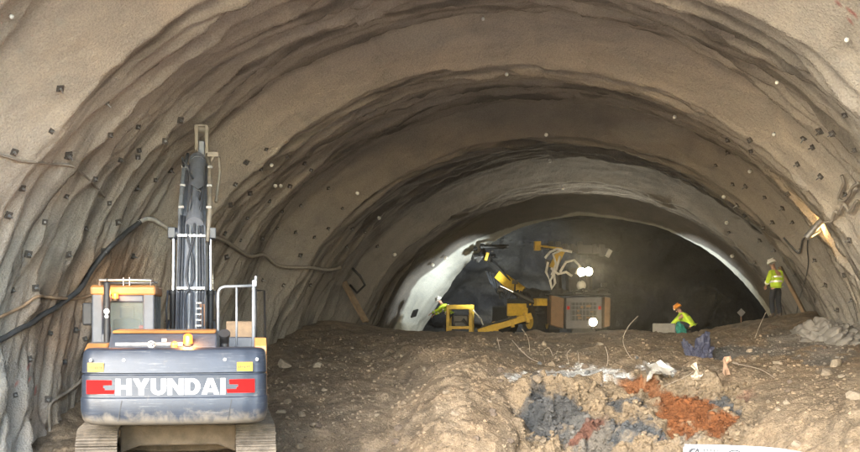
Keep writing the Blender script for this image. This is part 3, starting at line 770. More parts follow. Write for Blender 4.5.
m = MB(); m.tube([(.24, 2.9, 5.95), (.32, 2.9, 6.12), (.42, 3.0, 6.1), (.44, 3.05, 5.85), (.40, 3.05, 5.5), (.36, 2.9, 5.2)], .03); m.box((.30, 2.9, 6.14), (.22, .08, .09)); m.build('hose', M_cream, acyl)
ax = [(3.42, 6.78), (3.55, 6.35), (3.75, 5.9), (4.05, 4.9), (4.35, 3.4)]
m = MB()
for s in (-1, 1):
    m.prism([(3.25, 6.86), (3.62, 6.90), (3.85, 5.75), (3.45, 5.65)], s * .10 - .035, s * .10 + .035)
m.cyl((-.15, 3.44, 6.80), (.15, 3.44, 6.80), .075); m.box((0, 3.46, 6.88), (.2, .14, .035)); m.cyl((-.2, 3.6, 6.0), (.2, 3.6, 6.0), .09)
mk_ = MB(); mk_.prism([(3.30, 6.55), (3.60, 6.6), (3.9, 5.6), (3.35, 5.5)], -.06, .06); mk_.prism([(3.36, 6.1), (3.62, 6.1), (3.92, 5.6), (3.38, 5.5)], -.19, .19); mk_.build('arm_knuckle', M_navy3, ex, .02, loc=(.24, 0, -.30))
arm_e = m.build('arm_bracket', M_cream, ex, .012, loc=(.24, 0, -.30))
arm = girder([(3.7, 6.0), (4.0, 5.2), (4.5, 2.6)], [.5, .6, .3], [.30, .30, .28], 'arm', M_navy3, ex); arm.location.x = .2
m = MB(); m.cyl((0, 4.25, 5.6), (0, 4.7, 3.4), .08); m.build('bucket_cylinder', M_navy2, ex)
m = MB(); pr = [(4.3 + .0, 2.6), (4.7, 2.65), (5.1, 2.3), (5.2, 1.8), (4.9, 1.45), (4.45, 1.5), (4.5, 1.58), (4.85, 1.55), (5.1, 1.85), (5.0, 2.2), (4.65, 2.5), (4.35, 2.45)]
m.prism(pr, -.55, .55)
m.prism([(4.4, 2.5), (4.7, 2.6), (5.08, 2.25), (5.15, 1.82), (4.88, 1.5), (4.5, 1.55)], -.57, -.54); m.prism([(4.4, 2.5), (4.7, 2.6), (5.08, 2.25), (5.15, 1.82), (4.88, 1.5), (4.5, 1.55)], .54, .57)
bk = m.build('bucket', M_mudsteel, ex)
for k in range(5):
    m = MB(); m.prism([(4.5, 1.48), (4.5, 1.6), (4.25, 1.5)], -.5 + k * .24 - .04, -.5 + k * .24 + .04); m.build('tooth', M_steel, bk)
# undercarriage
for s in (-1, 1):
    xc = s * 1.215; w_ = .62; r = .44; hl = 1.78
    loop = []; per = 2 * (2 * hl) + 2 * PI * r; N = 52
    for k in range(N):
        q = per * k / N
        if q < 2 * hl: y, z, a = -hl + q, 2 * r + .04, 0
        elif q < 2 * hl + PI * r: t = (q - 2 * hl) / r; y, z, a = hl + r * math.sin(t), r + .04 + r * math.cos(t), -t
        elif q < 4 * hl + PI * r: y, z, a = hl - (q - 2 * hl - PI * r), .04, PI
        else: t = (q - 4 * hl - PI * r) / r; y, z, a = -hl - r * math.sin(t), r + .04 - r * math.cos(t), PI - t
        loop.append((y, z, a))
    m = MB()
    for (y, z, a) in loop:
        y += random.uniform(-.012, .012); z += random.uniform(-.01, .012); a += random.uniform(-.05, .05)
        m.box((xc + random.uniform(-.008, .008), y, z), (w_, .172, .03), 0, a)
        for o in (-.06, 0, .06):
            m.box((xc, y + o * math.cos(a) - .025 * math.sin(a) * 1, z + o * math.sin(a) + .025 * math.cos(a)), (w_ * .99, .014, .035), 0, a)
        m.box((xc, y + .035 * math.sin(a), z - .035 * math.cos(a)), (.2, .15, .05), 0, a)
    tr = m.build('track', M_mudsteel, ex)
    m = MB(); m.b2((xc - .14, -1.6, .22), (xc + .14, 1.6, .70)); m.cyl((xc - .1, -hl, r + .04), (xc + .1, -hl, r + .04), r * .84, n=20); m.cyl((xc - .1, hl, r + .04), (xc + .1, hl, r + .04), r * .84, n=20)
    m.build('track_frame', M_mud, ex, .03)
m = MB(); m.prism([(-1.0, .48), (-.5, .42), (.5, .42), (1.0, .48), (1.2, .9), (.5, 1.02), (-.5, 1.02), (-1.2, .9)], -.55, .55, 'Y'); m.cyl((0, 0, .9), (0, 0, 1.08), .75, n=24)
m.prism([(-.92, .50), (-.62, .62), (.62, .62), (.92, .50), (.92, .95), (-.92, .95)], -1.45, -.5, 'Y'); m.b2((-.9, .5, .5), (.9, 1.3, .9))
m.build('undercarriage', M_mud, ex, .04)

# ------------------------------------------------------------------ people
def skin_obj(name, pts, edges, rad, mt, parent, sub=2):
    me = bpy.data.meshes.new(name); me.from_pydata([tuple(p) for p in pts], edges, []); 
    o = bpy.data.objects.new(name, me); COL.objects.link(o)
    sk = o.modifiers.new('skin', 'SKIN'); sk.use_smooth_shade = True
    for i, v in enumerate(me.skin_vertices[0].data):
        r = rad[i]; v.radius = r if isinstance(r, tuple) else (r, r); v.use_root = (i == 0)
    sb = o.modifiers.new('sub', 'SUBSURF'); sb.levels = sub; sb.render_levels = sub
    dg = bpy.context.evaluated_depsgraph_get(); dg.update()
    em = bpy.data.meshes.new_from_object(o.evaluated_get(dg)); o.modifiers.clear(); o.data = em
    em.materials.clear(); em.materials.append(mt); em.polygons.foreach_set('use_smooth', [True] * len(em.polygons))
    o.parent = parent
    return o

def person(loc, rz, J, helmet, label, bands=True, vest_only=False, jacket=M_hiviz):
    """J: joints in local metres (x right, y forward, z up)"""
    V = {k: Vector(v) for k, v in J.items()}
    e = empty('person', loc, rz, label, 'person')
    names = ['pelvis', 'waist', 'chest', 'neck', 'jaw', 'head', 'shL', 'elL', 'wrL', 'shR', 'elR', 'wrR', 'hipL', 'knL', 'anL', 'hipR', 'knR', 'anR']
    up = (V['head'] - V['neck']).normalized()
    V['jaw'] = V['neck'].lerp(V['head'], .5) 
    ix = {n_: i for i, n_ in enumerate(names)}
    pts = [V[n_] for n_ in names]
    rad = [.12, .12, .135, .06, .065, .088, .065, .047, .032, .065, .047, .032, .09, .062, .045, .09, .062, .045]
    ed = [('pelvis', 'waist'), ('waist', 'chest'), ('chest', 'neck'), ('neck', 'jaw'), ('jaw', 'head'), ('chest', 'shL'), ('shL', 'elL'), ('elL', 'wrL'), ('chest', 'shR'), ('shR', 'elR'), ('elR', 'wrR'),
          ('pelvis', 'hipL'), ('hipL', 'knL'), ('knL', 'anL'), ('pelvis', 'hipR'), ('hipR', 'knR'), ('knR', 'anR')]
    E = [(ix[a], ix[b]) for a, b in ed]
    # hands: palm and five fingers on each wrist
    for sd in ('L', 'R'):
        d = (V['wr' + sd] - V['el' + sd]).normalized(); lat = d.cross(up).normalized() if abs(d.dot(up)) < .95 else Vector((1, 0, 0)); nn = d.cross(lat)
        pts.append(V['wr' + sd] + d * .07); rad.append((.034, .022)); pi = len(pts) - 1; E.append((ix['wr' + sd], pi))
        for k, (o_, l_) in enumerate(((-.030, .062), (-.010, .075), (.010, .07), (.029, .055))):
            b = V['wr' + sd] + d * .085 + lat * o_; pts += [b, b + d * l_ * .55 + nn * .012, b + d * l_ * .85 + nn * .04]; rad += [.010, .009, .008]
            q = len(pts) - 3; E += [(pi, q), (q, q + 1), (q + 1, q + 2)]
        b = V['wr' + sd] + d * .03 - lat * .035; pts += [b, b + d * .04 - lat * .02]; rad += [.012, .010]; q = len(pts) - 2; E += [(ix['wr' + sd], q), (q, q + 1)]
    # feet
    fw = V.get('face', Vector((0, 1, 0)))
    for sd in ('L', 'R'):
        a = V['an' + sd]; t = V.get('toe' + sd, a + Vector((fw.x * .17, fw.y * .17, -.055)))
        pts.append(t); rad.append((.045, .035)); E.append((ix['an' + sd], len(pts) - 1))
    body = skin_obj('body', pts, E, rad, M_skin, e)
    # face: nose, eyes
    hd, fd = V['head'], V.get('look', fw).normalized()
    sdv = fd.cross(up).normalized()
    m = MB(); m.ball(hd + fd * .098 - up * .02, (.016, .016, .022), 8, 6); m.build('nose', M_skin, body)
    for s in (-1, 1):
        m = MB(); m.ball(hd + sdv * s * .085 - up * .01, (.018, .018, .03), 8, 6); m.build('ear', M_skin, body)
        m = MB(); m.ball(hd + fd * .084 + sdv * s * .032 + up * .012, .011, 8, 6); m.build('eye', M_dark, body)
    m = MB(); m.tube([hd + fd * .086 - up * .052 + sdv * .028, hd + fd * .093 - up * .055, hd + fd * .086 - up * .052 - sdv * .028], .006, 6); m.build('mouth', M_jorange, body)
    # clothes
    jk = ['waist', 'chest', 'neckb', 'shL', 'elL', 'cuL', 'shR', 'elR', 'cuR', 'hem']
    W = dict(V); W['neckb'] = V['chest'].lerp(V['neck'], .62); W['hem'] = V['pelvis'].lerp(V['waist'], .1)
    W['cuL'] = V['elL'].lerp(V['wrL'], .88); W['cuR'] = V['elR'].lerp(V['wrR'], .88)
    i2 = {n_: i for i, n_ in enumerate(jk)}
    jac = skin_obj('jacket', [W[n_] for n_ in jk], [(i2[a], i2[b]) for a, b in (('hem', 'waist'), ('waist', 'chest'), ('chest', 'neckb'), ('chest', 'shL'), ('shL', 'elL'), ('elL', 'cuL'), ('chest', 'shR'), ('shR', 'elR'), ('elR', 'cuR'))],
             [(.175, .15), (.185, .155), .085, .095, .072, .055, .095, .072, .055, (.18, .16)], jacket, e)
    if bands:
        def band(a, b, f, r, w_=.05):
            c = a.lerp(b, f); d = (b - a).normalized(); m = MB(); m.cyl(c - d * w_ / 2, c + d * w_ / 2, r, n=20); m.build('reflective_band', M_refl, jac)
        band(V['elL'], V['wrL'], .35, .074); band(V['elR'], V['wrR'], .35, .074)
        band(V['waist'], V['chest'], .15, .192, .06); band(V['waist'], V['chest'], .75, .195, .05)
    tk = ['pelvis', 'hipL', 'knL', 'anL', 'hipR', 'knR', 'anR', 'top']
    W['top'] = V['pelvis'].lerp(V['waist'], .35); i3 = {n_: i for i, n_ in enumerate(tk)}
    skin_obj('trousers', [W[n_] for n_ in tk], [(i3[a], i3[b]) for a, b in (('top', 'pelvis'), ('pelvis', 'hipL'), ('hipL', 'knL'), ('knL', 'anL'), ('pelvis', 'hipR'), ('hipR', 'knR'), ('knR', 'anR'))],
             [(.16, .14), .115, .085, .075, .115, .085, .075, (.155, .135)], M_trous, e)
    for sd in ('L', 'R'):
        a = V['an' + sd]; t = V.get('toe' + sd, a + Vector((fw.x * .17, fw.y * .17, -.055)))
        skin_obj('boot', [a + Vector((0, 0, .12)), a, a.lerp(t, .3) - Vector((0, 0, .03)), t], [(0, 1), (1, 2), (2, 3)], [.062, .066, .06, (.055, .045)], M_boot, e)
    # helmet with brim
    q = up.to_track_quat('Z', 'Y').to_matrix()
    m = MB(); m.ball((0, 0, .02), (.125, .145, .13), 18, 6, 0, PI / 2); m.cyl((0, 0, .012), (0, 0, .026), .15, .135, 20); m.box((0, .0, .145), (.03, .2, .02))
    h = m.build('helmet', helmet, e); h.location = hd + up * .03; h.rotation_euler = q.to_euler()
    return e

# standing man by the right wall
g1 = P(776, 317, 36.6)
person((g1.x, g1.y, g1.z - .02), R_(25), dict(pelvis=(0, 0, .95), waist=(0, 0, 1.08), chest=(.0, .02, 1.32), neck=(-.02, .06, 1.48), head=(-.05, .12, 1.66), shL=(-.19, .02, 1.40), elL=(-.27, .06, 1.14), wrL=(-.20, .22, 1.0), shR=(.19, .02, 1.40), elR=(.27, .04, 1.12), wrR=(.2, .24, 1.02),
       hipL=(-.10, 0, .9), knL=(-.13, .05, .5), anL=(-.14, -.02, .09), hipR=(.10, 0, .9), knR=(.12, .04, .5), anR=(.13, -.04, .09)), M_helw, 'standing worker in hi-vis jacket, black trousers and white helmet beside the right tunnel wall')
# crouching man on the bench
g2 = P(687, 336, 37.6)
person((g2.x, g2.y, g2.z - .02), R_(60), dict(pelvis=(0, -.16, .34), waist=(0, -.10, .46), chest=(0, .10, .66), neck=(0, .20, .76), head=(0, .28, .88), face=(0, 1, 0), look=(0, .8, -.6), shL=(-.19, .12, .68), elL=(-.25, .32, .48), wrL=(-.14, .5, .34), shR=(.19, .12, .68), elR=(.25, .30, .46), wrR=(.14, .48, .30),
       hipL=(-.11, -.12, .34), knL=(-.20, .28, .46), anL=(-.16, .06, .09), hipR=(.11, -.12, .34), knR=(.2, .26, .36), anR=(.16, -.04, .09)), M_helo, 'crouching worker in plain hi-vis jacket and orange helmet on top of the muck bench', bands=False)
# man at the yellow platform, leaning to the left
g3 = P(446, 334, 47.5)
person((g3.x, g3.y, g3.z - .03), R_(75), dict(pelvis=(0, -.2, .82), waist=(0, -.12, .94), chest=(0, .06, 1.12), neck=(0, .18, 1.23), head=(0, .28, 1.37), face=(0, 1, 0), shL=(-.19, .08, 1.16), elL=(-.25, .32, .98), wrL=(-.2, .56, .86), shR=(.19, .08, 1.16), elR=(.24, .30, .96), wrR=(.2, .55, .80),
       hipL=(-.10, -.2, .8), knL=(-.15, .02, .45), anL=(-.16, -.1, .09), hipR=(.10, -.2, .8), knR=(.14, .0, .45), anR=(.15, -.3, .09)), M_helw, 'worker in hi-vis jacket and white helmet leaning over beside the yellow frame', bands=True)

# ------------------------------------------------------------------ drilling rig
J0 = P(584, 333, 46.0)
jr = empty('drilling_rig', (J0.x, J0.y, 2.0), R_(6), 'yellow and grey tunnel drilling rig with raised booms and two bright work lights', 'drilling rig')
JI = jr.matrix_basis.inverted() if False else (Matrix.Translation(Vector((J0.x, J0.y, 2.0))) @ Matrix.Rotation(R_(6), 4, 'Z')).inverted()
def jp(px, py, d): return JI @ P(px, py, d)
m = MB(); m.b2((-.72, 0, .30), (.72, .35, 1.52)); m.b2((-.62, .35, .5), (.62, 2.2, 1.45)); 
rear = m.build('rear_module', M_jgrey, jr, .04)
m = MB(); m.b2((-.52, -.02, .62), (.52, .05, 1.32)); gr_ = m.build('radiator_grille', M_dark, rear)
m = MB()
for k in range(8): m.b2((-.5 + k * .14, -.035, .62), (-.48 + k * .14, -.018, 1.32))
for z in (.80, 1.02, 1.18): m.b2((-.52, -.045, z), (.52, -.034, z + .03))
m.build('guard_bars', M_jgrey, gr_)
m = MB(); rr = random.Random(3)
for k in range(10): m.box((rr.uniform(-.45, .45), -.05, rr.uniform(.7, 1.25)), (rr.uniform(.04, .16), .02, rr.uniform(.03, .1)))
m.build('hung_tools', M_jorange, rear)
m = MB(); m.b2((-.45, .02, .08), (.45, .30, .3)); m.build('tow_hitch', M_jdark, rear)
for x in (-.62, .62):
    m = MB(); m.b2((x - .05, -.02, 1.05), (x + .05, .01, 1.18)); m.build('tail_light', M_red, rear)
m = MB(); m.prism([(-1.32, .45), (-.80, .30), (-.76, 1.48), (-1.28, 1.62)], .05, .5, 'Y'); m.b2((-1.25, .5, .5), (-.8, 1.8, 1.4)); m.build('side_locker', M_jorange, jr, .04)
m = MB(); m.prism([(.82, .35), (1.06, .4), (1.08, 1.5), (.84, 1.55)], .05, .5, 'Y'); m.b2((.82, .5, .5), (1.05, 1.8, 1.35)); m.build('side_locker', M_jorange, jr, .04)
m = MB(); m.b2((-1.25, .1, 1.62), (1.1, 2.2, 1.68)); rr = random.Random(5)
for k in range(16): m.box((rr.uniform(-1.1, 1.0), rr.uniform(.15, .9), 1.72 + rr.uniform(0, .08)), (rr.uniform(.1, .35), rr.uniform(.1, .3), rr.uniform(.06, .25)))
m.tube([(-.3, .2, 1.75), (0, .15, 1.86), (.4, .2, 1.76), (.8, .18, 1.9), (1.05, .3, 1.8)], .04); m.build('top_deck', M_jdark, jr, .02)
m = MB(); m.b2((-.25, .5, 1.68), (.35, .9, 2.15)); m.ball((.0, .45, 2.0), (.2, .12, .2)); m.build('hose_drum', M_pale, jr, .05)
# front frame articulated towards the left
m = MB(); m.box((-1.9, 2.2, .85), (1.3, 2.6, .75), R_(35)); m.box((-2.0, 1.9, 1.3), (.9, 1.2, .4), R_(35)); m.build('front_frame', M_jdark, jr, .06)
m = MB(); m.box((-2.35, 1.2, 1.05), (1.0, .12, .5), R_(10)); m.box((-1.55, .9, 1.35), (.5, .3, .3), R_(20)); m.build('frame_guard', M_jyel, jr, .03)
m = MB(); m.cyl((-1.5, .9, 1.2), (-2.6, 1.1, 1.75), .1); m.build('lift_cylinder', M_jdark, jr)
m = MB(); m.cyl((-2.6, 1.1, 1.75), (-3.1, 1.2, 2.0), .05); m.build('lift_rod', M_chrome, jr)
def wheel(x, y, rz):
    m = MB(); M = Matrix.Rotation(rz, 3, 'Z'); c = Vector((x, y, .58)); a = M @ Vector((1, 0, 0))
    m.cyl(c - a * .2, c + a * .2, .58, n=24)
    for k in range(20):
        t = 2 * PI * k / 20; m.box(c + M @ Vector((0, .58 * math.cos(t), .58 * math.sin(t))), (.36, .08, .06), rz, t + PI / 2)
    o = m.build('wheel', M_black, jr)
    m = MB(); m.cyl(c - a * .21, c + a * .21, .3, n=18); m.build('rim', M_jyel, o)
wheel(-1.75, 1.2, R_(20)); wheel(-2.6, 3.0, R_(35)); wheel(1.0, 1.6, 0); wheel(-1.0, 1.3, 0); wheel(-.9, 3.4, R_(35))
# left boom: thick dark root, yellow tube, slim dark end and drill head
A, B, C_, D_ = jp(546, 300, 47.6), jp(520, 291, 48.2), jp(498, 274, 48.8), jp(485, 254, 49.2)
m = MB(); m.cyl(A, A.lerp(B, .6), .36, .30); m.cyl(A.lerp(B, .5), B, .24, .2); m.ball(A, .4); m.build('boom_root', M_jdark, jr)
m = MB(); d_ = (C_ - B)
m.cyl(B.lerp(C_, -.15), B.lerp(C_, .95), .36, .28, 4); m.box(B.lerp(C_, .02), (.6, .42, .4), 0, 0, .7); bm_ = m.build('boom', M_jyel, jr, .02)
m = MB(); m.cyl(C_.lerp(B, .35), D_, .18, .13); m.cyl(C_.lerp(B, .55) + Vector((0, -.2, .1)), C_.lerp(D_, .5) + Vector((0, -.2, .08)), .05); m.build('boom_extension', M_jdark, bm_)
m = MB(); rr = random.Random(11)
for k in range(16): m.box(D_ + Vector((rr.uniform(-.45, .35), rr.uniform(-.3, .3), rr.uniform(-.25, .35))), (rr.uniform(.1, .32), rr.uniform(.1, .3), rr.uniform(.1, .28)), rr.uniform(0, 3), rr.uniform(0, 1))
m.cyl(D_ + Vector((-.2, 0, .3)), D_ + Vector((1.0, .1, .32)), .09); m.cyl(D_ + Vector((-.5, -.1, -.15)), D_ + Vector((-.1, -.1, -.1)), .16); m.build('drill_head', M_jdark, jr, .02)
m = MB(); m.box(D_ + Vector((.02, -.32, -.12)), (.12, .1, .34), 0, 0, .3); m.build('head_plate', M_jyel, jr, .01)
m = MB()
for k in range(5):
    a = C_.lerp(B, -.6 + .3 * k * .5); b = C_.lerp(B, .1 + .28 * k * .5); sag = .35 + .1 * (k % 3)
    m.tube([a + Vector((0, -.2, -.25)), a.lerp(b, .3) + Vector((0, -.3, -sag - .3)), a.lerp(b, .7) + Vector((0, -.3, -sag * 1.1 - .3)), b + Vector((0, -.2, -.2))], .035)
for k in range(6):
    c = B.lerp(A, .05 + .11 * k); m.tube([c + Vector((-.2, -.35, .05)), c + Vector((-.3, -.45, -.5)), c + Vector((-.05, -.45, -.85 - .05 * (k % 3))), c + Vector((.22, -.4, -.4)), c + Vector((.15, -.3, .05))], .04)
m.build('boom_hose', M_hose, jr)
# low yellow beam reaching left to the ground
a, b = jp(478, 332, 46.6), jp(532, 316, 46.4)
dv = (b - a); an = math.atan2(dv.z, dv.x)
m = MB(); m.box((a + b) / 2, (dv.length, .24, .26), 0, 0, -an)
lb = m.build('stabiliser_beam', M_jyel, jr, .02)
m = MB(); 
for f in (.32, .62, .9): m.box(a.lerp(b, f), (.12, .3, .42), 0, 0, -an)
m.build('beam_clamp', M_jyel, lb, .01)
m = MB(); m.cyl(a.lerp(b, .05) + Vector((0, -.15, .16)), a.lerp(b, .7) + Vector((0, -.15, .17)), .05); m.build('ram', M_jdark, lb)
# top feed beam with its lifting boom
a, b = jp(536, 246, 46.6), jp(609, 251, 45.8)
m = MB(); dv = b - a; m.cyl(a, b, .14, .14, 4); 
for k in range(9): m.box(a.lerp(b, .1 + .1 * k) + Vector((0, -.05, .05 * (k % 2))), (.18, .2, .22 + .12 * (k % 3)))
m.box(a.lerp(b, .75), (1.1, .3, .34)); fb = m.build('feed_beam', M_jdark, jr, .02)
m = MB(); m.box(a + Vector((.05, -.02, .0)), (.25, .3, .36)); m.cyl(a + Vector((.1, -.18, .0)), a.lerp(b, .35) + Vector((0, -.18, -.06)), .04); m.build('feed_end', M_jyel, fb, .02)
m = MB(); m.box(b + Vector((-.05, -.15, -.1)), (.16, .12, .3), 0, 0, .5); m.build('bright_plate', M_white, fb, .01)
a2, b2_ = jp(556, 290, 46.6), jp(557, 250, 46.4)
m = MB(); m.cyl(a2, a2.lerp(b2_, .6), .24, .2); m.cyl(a2.lerp(b2_, .5), b2_, .14, .12); m.build('lift_boom', M_jdark, jr)
m = MB(); m.box(jp(557, 259, 46.2), (.3, .2, .8), 0, 0, .45); m.build('boom_joint', M_jyel, jr, .03)
m = MB()
for pts in ([(548, 262), (546, 272), (550, 281), (556, 270), (560, 256)], [(552, 275), (556, 264), (553, 254), (562, 250), (572, 252)], [(560, 272), (566, 262), (574, 260), (580, 266), (576, 274)], [(550, 280), (552, 289), (555, 283), (554, 274)], [(545, 258), (550, 252), (557, 249), (566, 251)], [(551, 268), (558, 274), (566, 272), (572, 276)]):
    m.tube([jp(x, y, 46.0 + .05 * (i % 2)) for i, (x, y) in enumerate(pts)], .05)
m.build('hose_bundle', M_pale, jr)
m = MB(); m.b2(jp(566, 291, 46.9), jp(590, 268, 46.5)); m.b2(jp(590, 290, 46.9), jp(592, 272, 46.4)); m.build('cabin_block', M_jdark, jr, .03)
def work_lamp(px, py, d, r, energy, tint=(1, .80, .46), name='work_light'):
    c = jp(px, py, d)
    m = MB(); m.cyl(c + Vector((0, .14, 0)), c, r * .8, r * 1.1, 18); m.box(c + Vector((0, .16, -.15)), (.06, .06, .4)); o = m.build(name, M_jdark, jr)
    m = MB(); m.cyl(c + Vector((0, -.012, 0)), c + Vector((0, .004, 0)), r, n=18); m.build('lens', M_lamp, o)
    l = bpy.data.lights.new(name, 'SPOT'); l.energy = energy; l.color = tint; l.spot_size = R_(30); l.spot_blend = 1.0; l.shadow_soft_size = r
    lo = bpy.data.objects.new(name + '_beam', l); COL.objects.link(lo); lo.parent = jr; lo.location = c + Vector((0, -.06, 0)); lo.rotation_euler = (R_(-94), 0, R_(-8))
    return o
work_lamp(581.5, 272, 45.5, .15, 260); work_lamp(588.5, 271.5, 45.5, .15, 260); work_lamp(593, 322, 45.8, .15, 220)
# forward work lights of the rig that light the last ring and the rock face
for (c, tgt, en, sz) in ((jp(500, 290, 45.4), P(428, 299, 49.5), 100, 55), (jp(548, 262, 46.8), P(505, 280, 56), 420, 62), (jp(515, 282, 46.8), P(456, 262, 50), 60, 60), (jp(604, 285, 46.8), P(735, 262, 49.3), 110, 50)):
    m = MB(); m.box(c, (.22, .14, .16)); m.cyl(c + Vector((0, 0, -.08)), c + Vector((0, .05, -.35)), .03); o = m.build('flood_light', M_jdark, jr, .015)
    l = bpy.data.lights.new('flood_light', 'SPOT'); l.energy = en; l.color = (.93, 1, .95); l.spot_size = R_(sz); l.spot_blend = .9; l.shadow_soft_size = .12
    lo = bpy.data.objects.new('flood_beam', l); COL.objects.link(lo); lo.parent = jr
    dr = (JI @ Vector(tgt)) - c; lo.location = c + dr.normalized() * .16; lo.rotation_euler = (-dr).to_track_quat('Z', 'Y').to_euler()

# ------------------------------------------------------------------ yellow platform, bench clutter
pf = P(461, 334, 47.0)
e = empty('work_platform', pf, R_(-8), 'small yellow steel frame platform standing beside the leaning worker', 'platform')
m = MB()
for x in (-.48, .42):
    for y in (-.3, .3): m.b2((x - .07, y - .04, 0), (x + .07, y + .04, 1.12))
m.b2((-.55, -.342, .98), (.49, .342, 1.16)); m.b2((-.55, -.344, .2), (.49, -.27, .32)); m.build('frame', M_jyel, e, .015)
m = MB(); m.b2((-.3, -.2, .3), (.3, .25, .75)); m.box((.0, -.22, .35), (.5, .1, .3)); m.cyl((.1, -.25, .6), (.3, -.25, .3), .06); m.build('motor', M_jdark, e, .03)
m = MB(); m.tube([(.49, -.1, .95), (.8, -.1, .6), (.95, -.1, .2), (1.2, -.1, .05), (1.9, -.1, .02)], .03); m.build('hose', M_pale, e)
def crumple(name, loc, size, mt, label, cat, seed, rough=.45, rot=(0, 0, 0), group=None, sub=4, folds=False):
    bm = bmesh.new(); bmesh.ops.create_icosphere(bm, subdivisions=sub, radius=1)
    co_ = np.array([v.co[:] for v in bm.verts])
    n_ = fbm(co_[:, 0] * 1.5 + seed, co_[:, 1] * 1.5, co_[:, 2] * 1.5 + seed, 4); n2 = np.abs(fbm(co_[:, 0] * 3 + seed, co_[:, 1] * 3, co_[:, 2] * 3, 3))
    if folds:      # sagging drapes run across the slope
        ph = co_[:, 2] * 5.5 + 1.6 * fbm(co_[:, 0] * 1.6, co_[:, 1] * 1.6, seed, 3); n2 = .55 * (ph - np.floor(ph)) ** 2 + .4 * np.abs(fbm(co_[:, 0] * 5, co_[:, 1] * 5, co_[:, 2] * 5, 3))
    for v, a, b in zip(bm.verts, n_, n2):
        f = 1 + rough * a * 1.6 - rough * b; v.co = Vector((v.co.x * size[0] * f, v.co.y * size[1] * f, v.co.z * size[2] * f))
    me = bpy.data.meshes.new(name); bm.to_mesh(me); bm.free(); me.materials.append(mt)
    if folds: me.polygons.foreach_set('use_smooth', [True] * len(me.polygons))
    o = bpy.data.objects.new(name, me); COL.objects.link(o); o.location = loc; o.rotation_euler = rot
    return tag(o, label, cat, group)
M_tarp = mat('dark_blue_cloth', (.03, .034, .065), .65, 0, .3, 6, .2, (.3, .25, .2), .3)
M_rag = mat('cream_sheet', (.58, .50, .40), .85, 0, .15, 7, .3, (.35, .27, .2), .3)
M_board = mat('pinkish_cardboard', (.45, .30, .21), .9, 0, .15, 7, .3, (.35, .27, .2), .3)
M_film = mat('dirty_white_film', (.40, .39, .37), .6, 0, .1, 7, .35, (.36, .29, .22), .3)
M_teal = mat('teal_plastic', (.015, .19, .16), .5, 0, .2, 7, .2)
M_block = mat('grey_concrete_block', (.20, .19, .18), .9, 0, .15, 7, .3)
def T(px, py):
    p, n_ = hit(px, py, bvh_ter, Z0)
    return p
p = T(702, 357); crumple('tarpaulin', p + Vector((0, .05, .18)), (.26, .2, .34), M_tarp, 'crumpled dark blue cloth bundle lying on the bench below the crouching worker', 'cloth', 4, .5, (0, .35, 0))
o = crumple('tarpaulin_flap', p + Vector((-.30, .05, .16)), (.12, .1, .3), M_tarp, 'x', 'x', 9, .45, (0, -.5, 0))
par = bpy.data.objects['tarpaulin']; del o['label'], o['category']; o.name = 'flap'; o.data.name = 'flap'; o.parent = par; o.matrix_parent_inverse = (Matrix.Translation(par.location) @ par.rotation_euler.to_matrix().to_4x4()).inverted()
def sheet(name, outline, th, mt, label, cat):
    """a torn stiff sheet standing proud of the slope, outline in photo pixels set at its own distance"""
    c = T(sum(x for x, y in outline) / len(outline), max(y for x, y in outline) - 2)
    d = c.y - .12
    pts = [P(x, y, d + .1 * math.sin(i * 2.1)) for i, (x, y) in enumerate(outline)]
    bm = bmesh.new(); f = bm.faces.new([bm.verts.new(p) for p in pts]); bmesh.ops.triangulate(bm, faces=[f]); bmesh.ops.subdivide_edges(bm, edges=bm.edges, cuts=2, use_grid_fill=True)
    for v in bm.verts: v.co += Vector((0, .08 * math.sin(v.co.x * 25 + v.co.z * 18), 0))
    r = bmesh.ops.solidify(bm, geom=bm.faces[:], thickness=th)
    me = bpy.data.meshes.new(name); bm.to_mesh(me); bm.free(); me.materials.append(mt)
    o = bpy.data.objects.new(name, me); COL.objects.link(o); return tag(o, label, cat)
sheet('torn_sheet', [(690, 366), (696, 363), (699, 370), (704, 377), (702, 380), (698, 376), (694, 380), (693, 377), (696, 371)], .03, M_rag, 'small torn cream sheet with pointed corners lying below the blue bundle', 'sheet')
sheet('cardboard_scrap', [(725, 357), (730, 356), (731, 361), (728, 364), (729, 374), (725, 376), (724, 367), (726, 363)], .03, M_board, 'narrow pinkish cardboard scrap standing right of the blue bundle', 'cardboard')
sheet('plastic_film', [(646, 372), (650, 366), (655, 364), (659, 361), (660, 367), (668, 369), (672, 373), (664, 374), (656, 371), (648, 382), (647, 374)], .03, M_film, 'torn dirty white plastic film hanging over the rock face edge', 'plastic film')
p = P(664, 336, 37.2); m = MB(); m.b2((-.32, -.25, 0), (.32, .25, .40)); tag(m.build('concrete_block', M_block, None, .03, True, (p.x, p.y, p.z)), 'grey concrete block left of the crouching worker', 'block')
p = P(681, 335, 36.8); crumple('teal_bucket', p + Vector((0, 0, .16)), (.15, .14, .24), M_teal, 'teal plastic sack in front of the crouching worker', 'sack', 14, .3, (0, -.4, 0))
# spilled sprayed concrete at the foot of the right wall
crumple('concrete_spill', P(826, 350, 30.6), (1.0, 1.5, .8), mat('grey_spilled_concrete', (.22, .205, .19), .93, 0, .2, 3, .3, (.25, .2, .15), .5), 'grey lumpy spill of sprayed concrete at the foot of the right wall', 'concrete spill', 31, .35, (0, -.55, .2), None, 6, True)
# wall sign post
p = P(741, 326, 39.5); e = empty('sign_post', p, 0, 'thin dark post with small diamond plate at the far right arch foot', 'sign')
m = MB(); m.cyl((0, 0, -.3), (0, 0, .55), .02); m.build('post', M_rust, e)
m = MB(); m.box((0, -.03, .45), (.2, .015, .2), 0, 0, PI / 4); m.build('plate', M_jgrey, e)
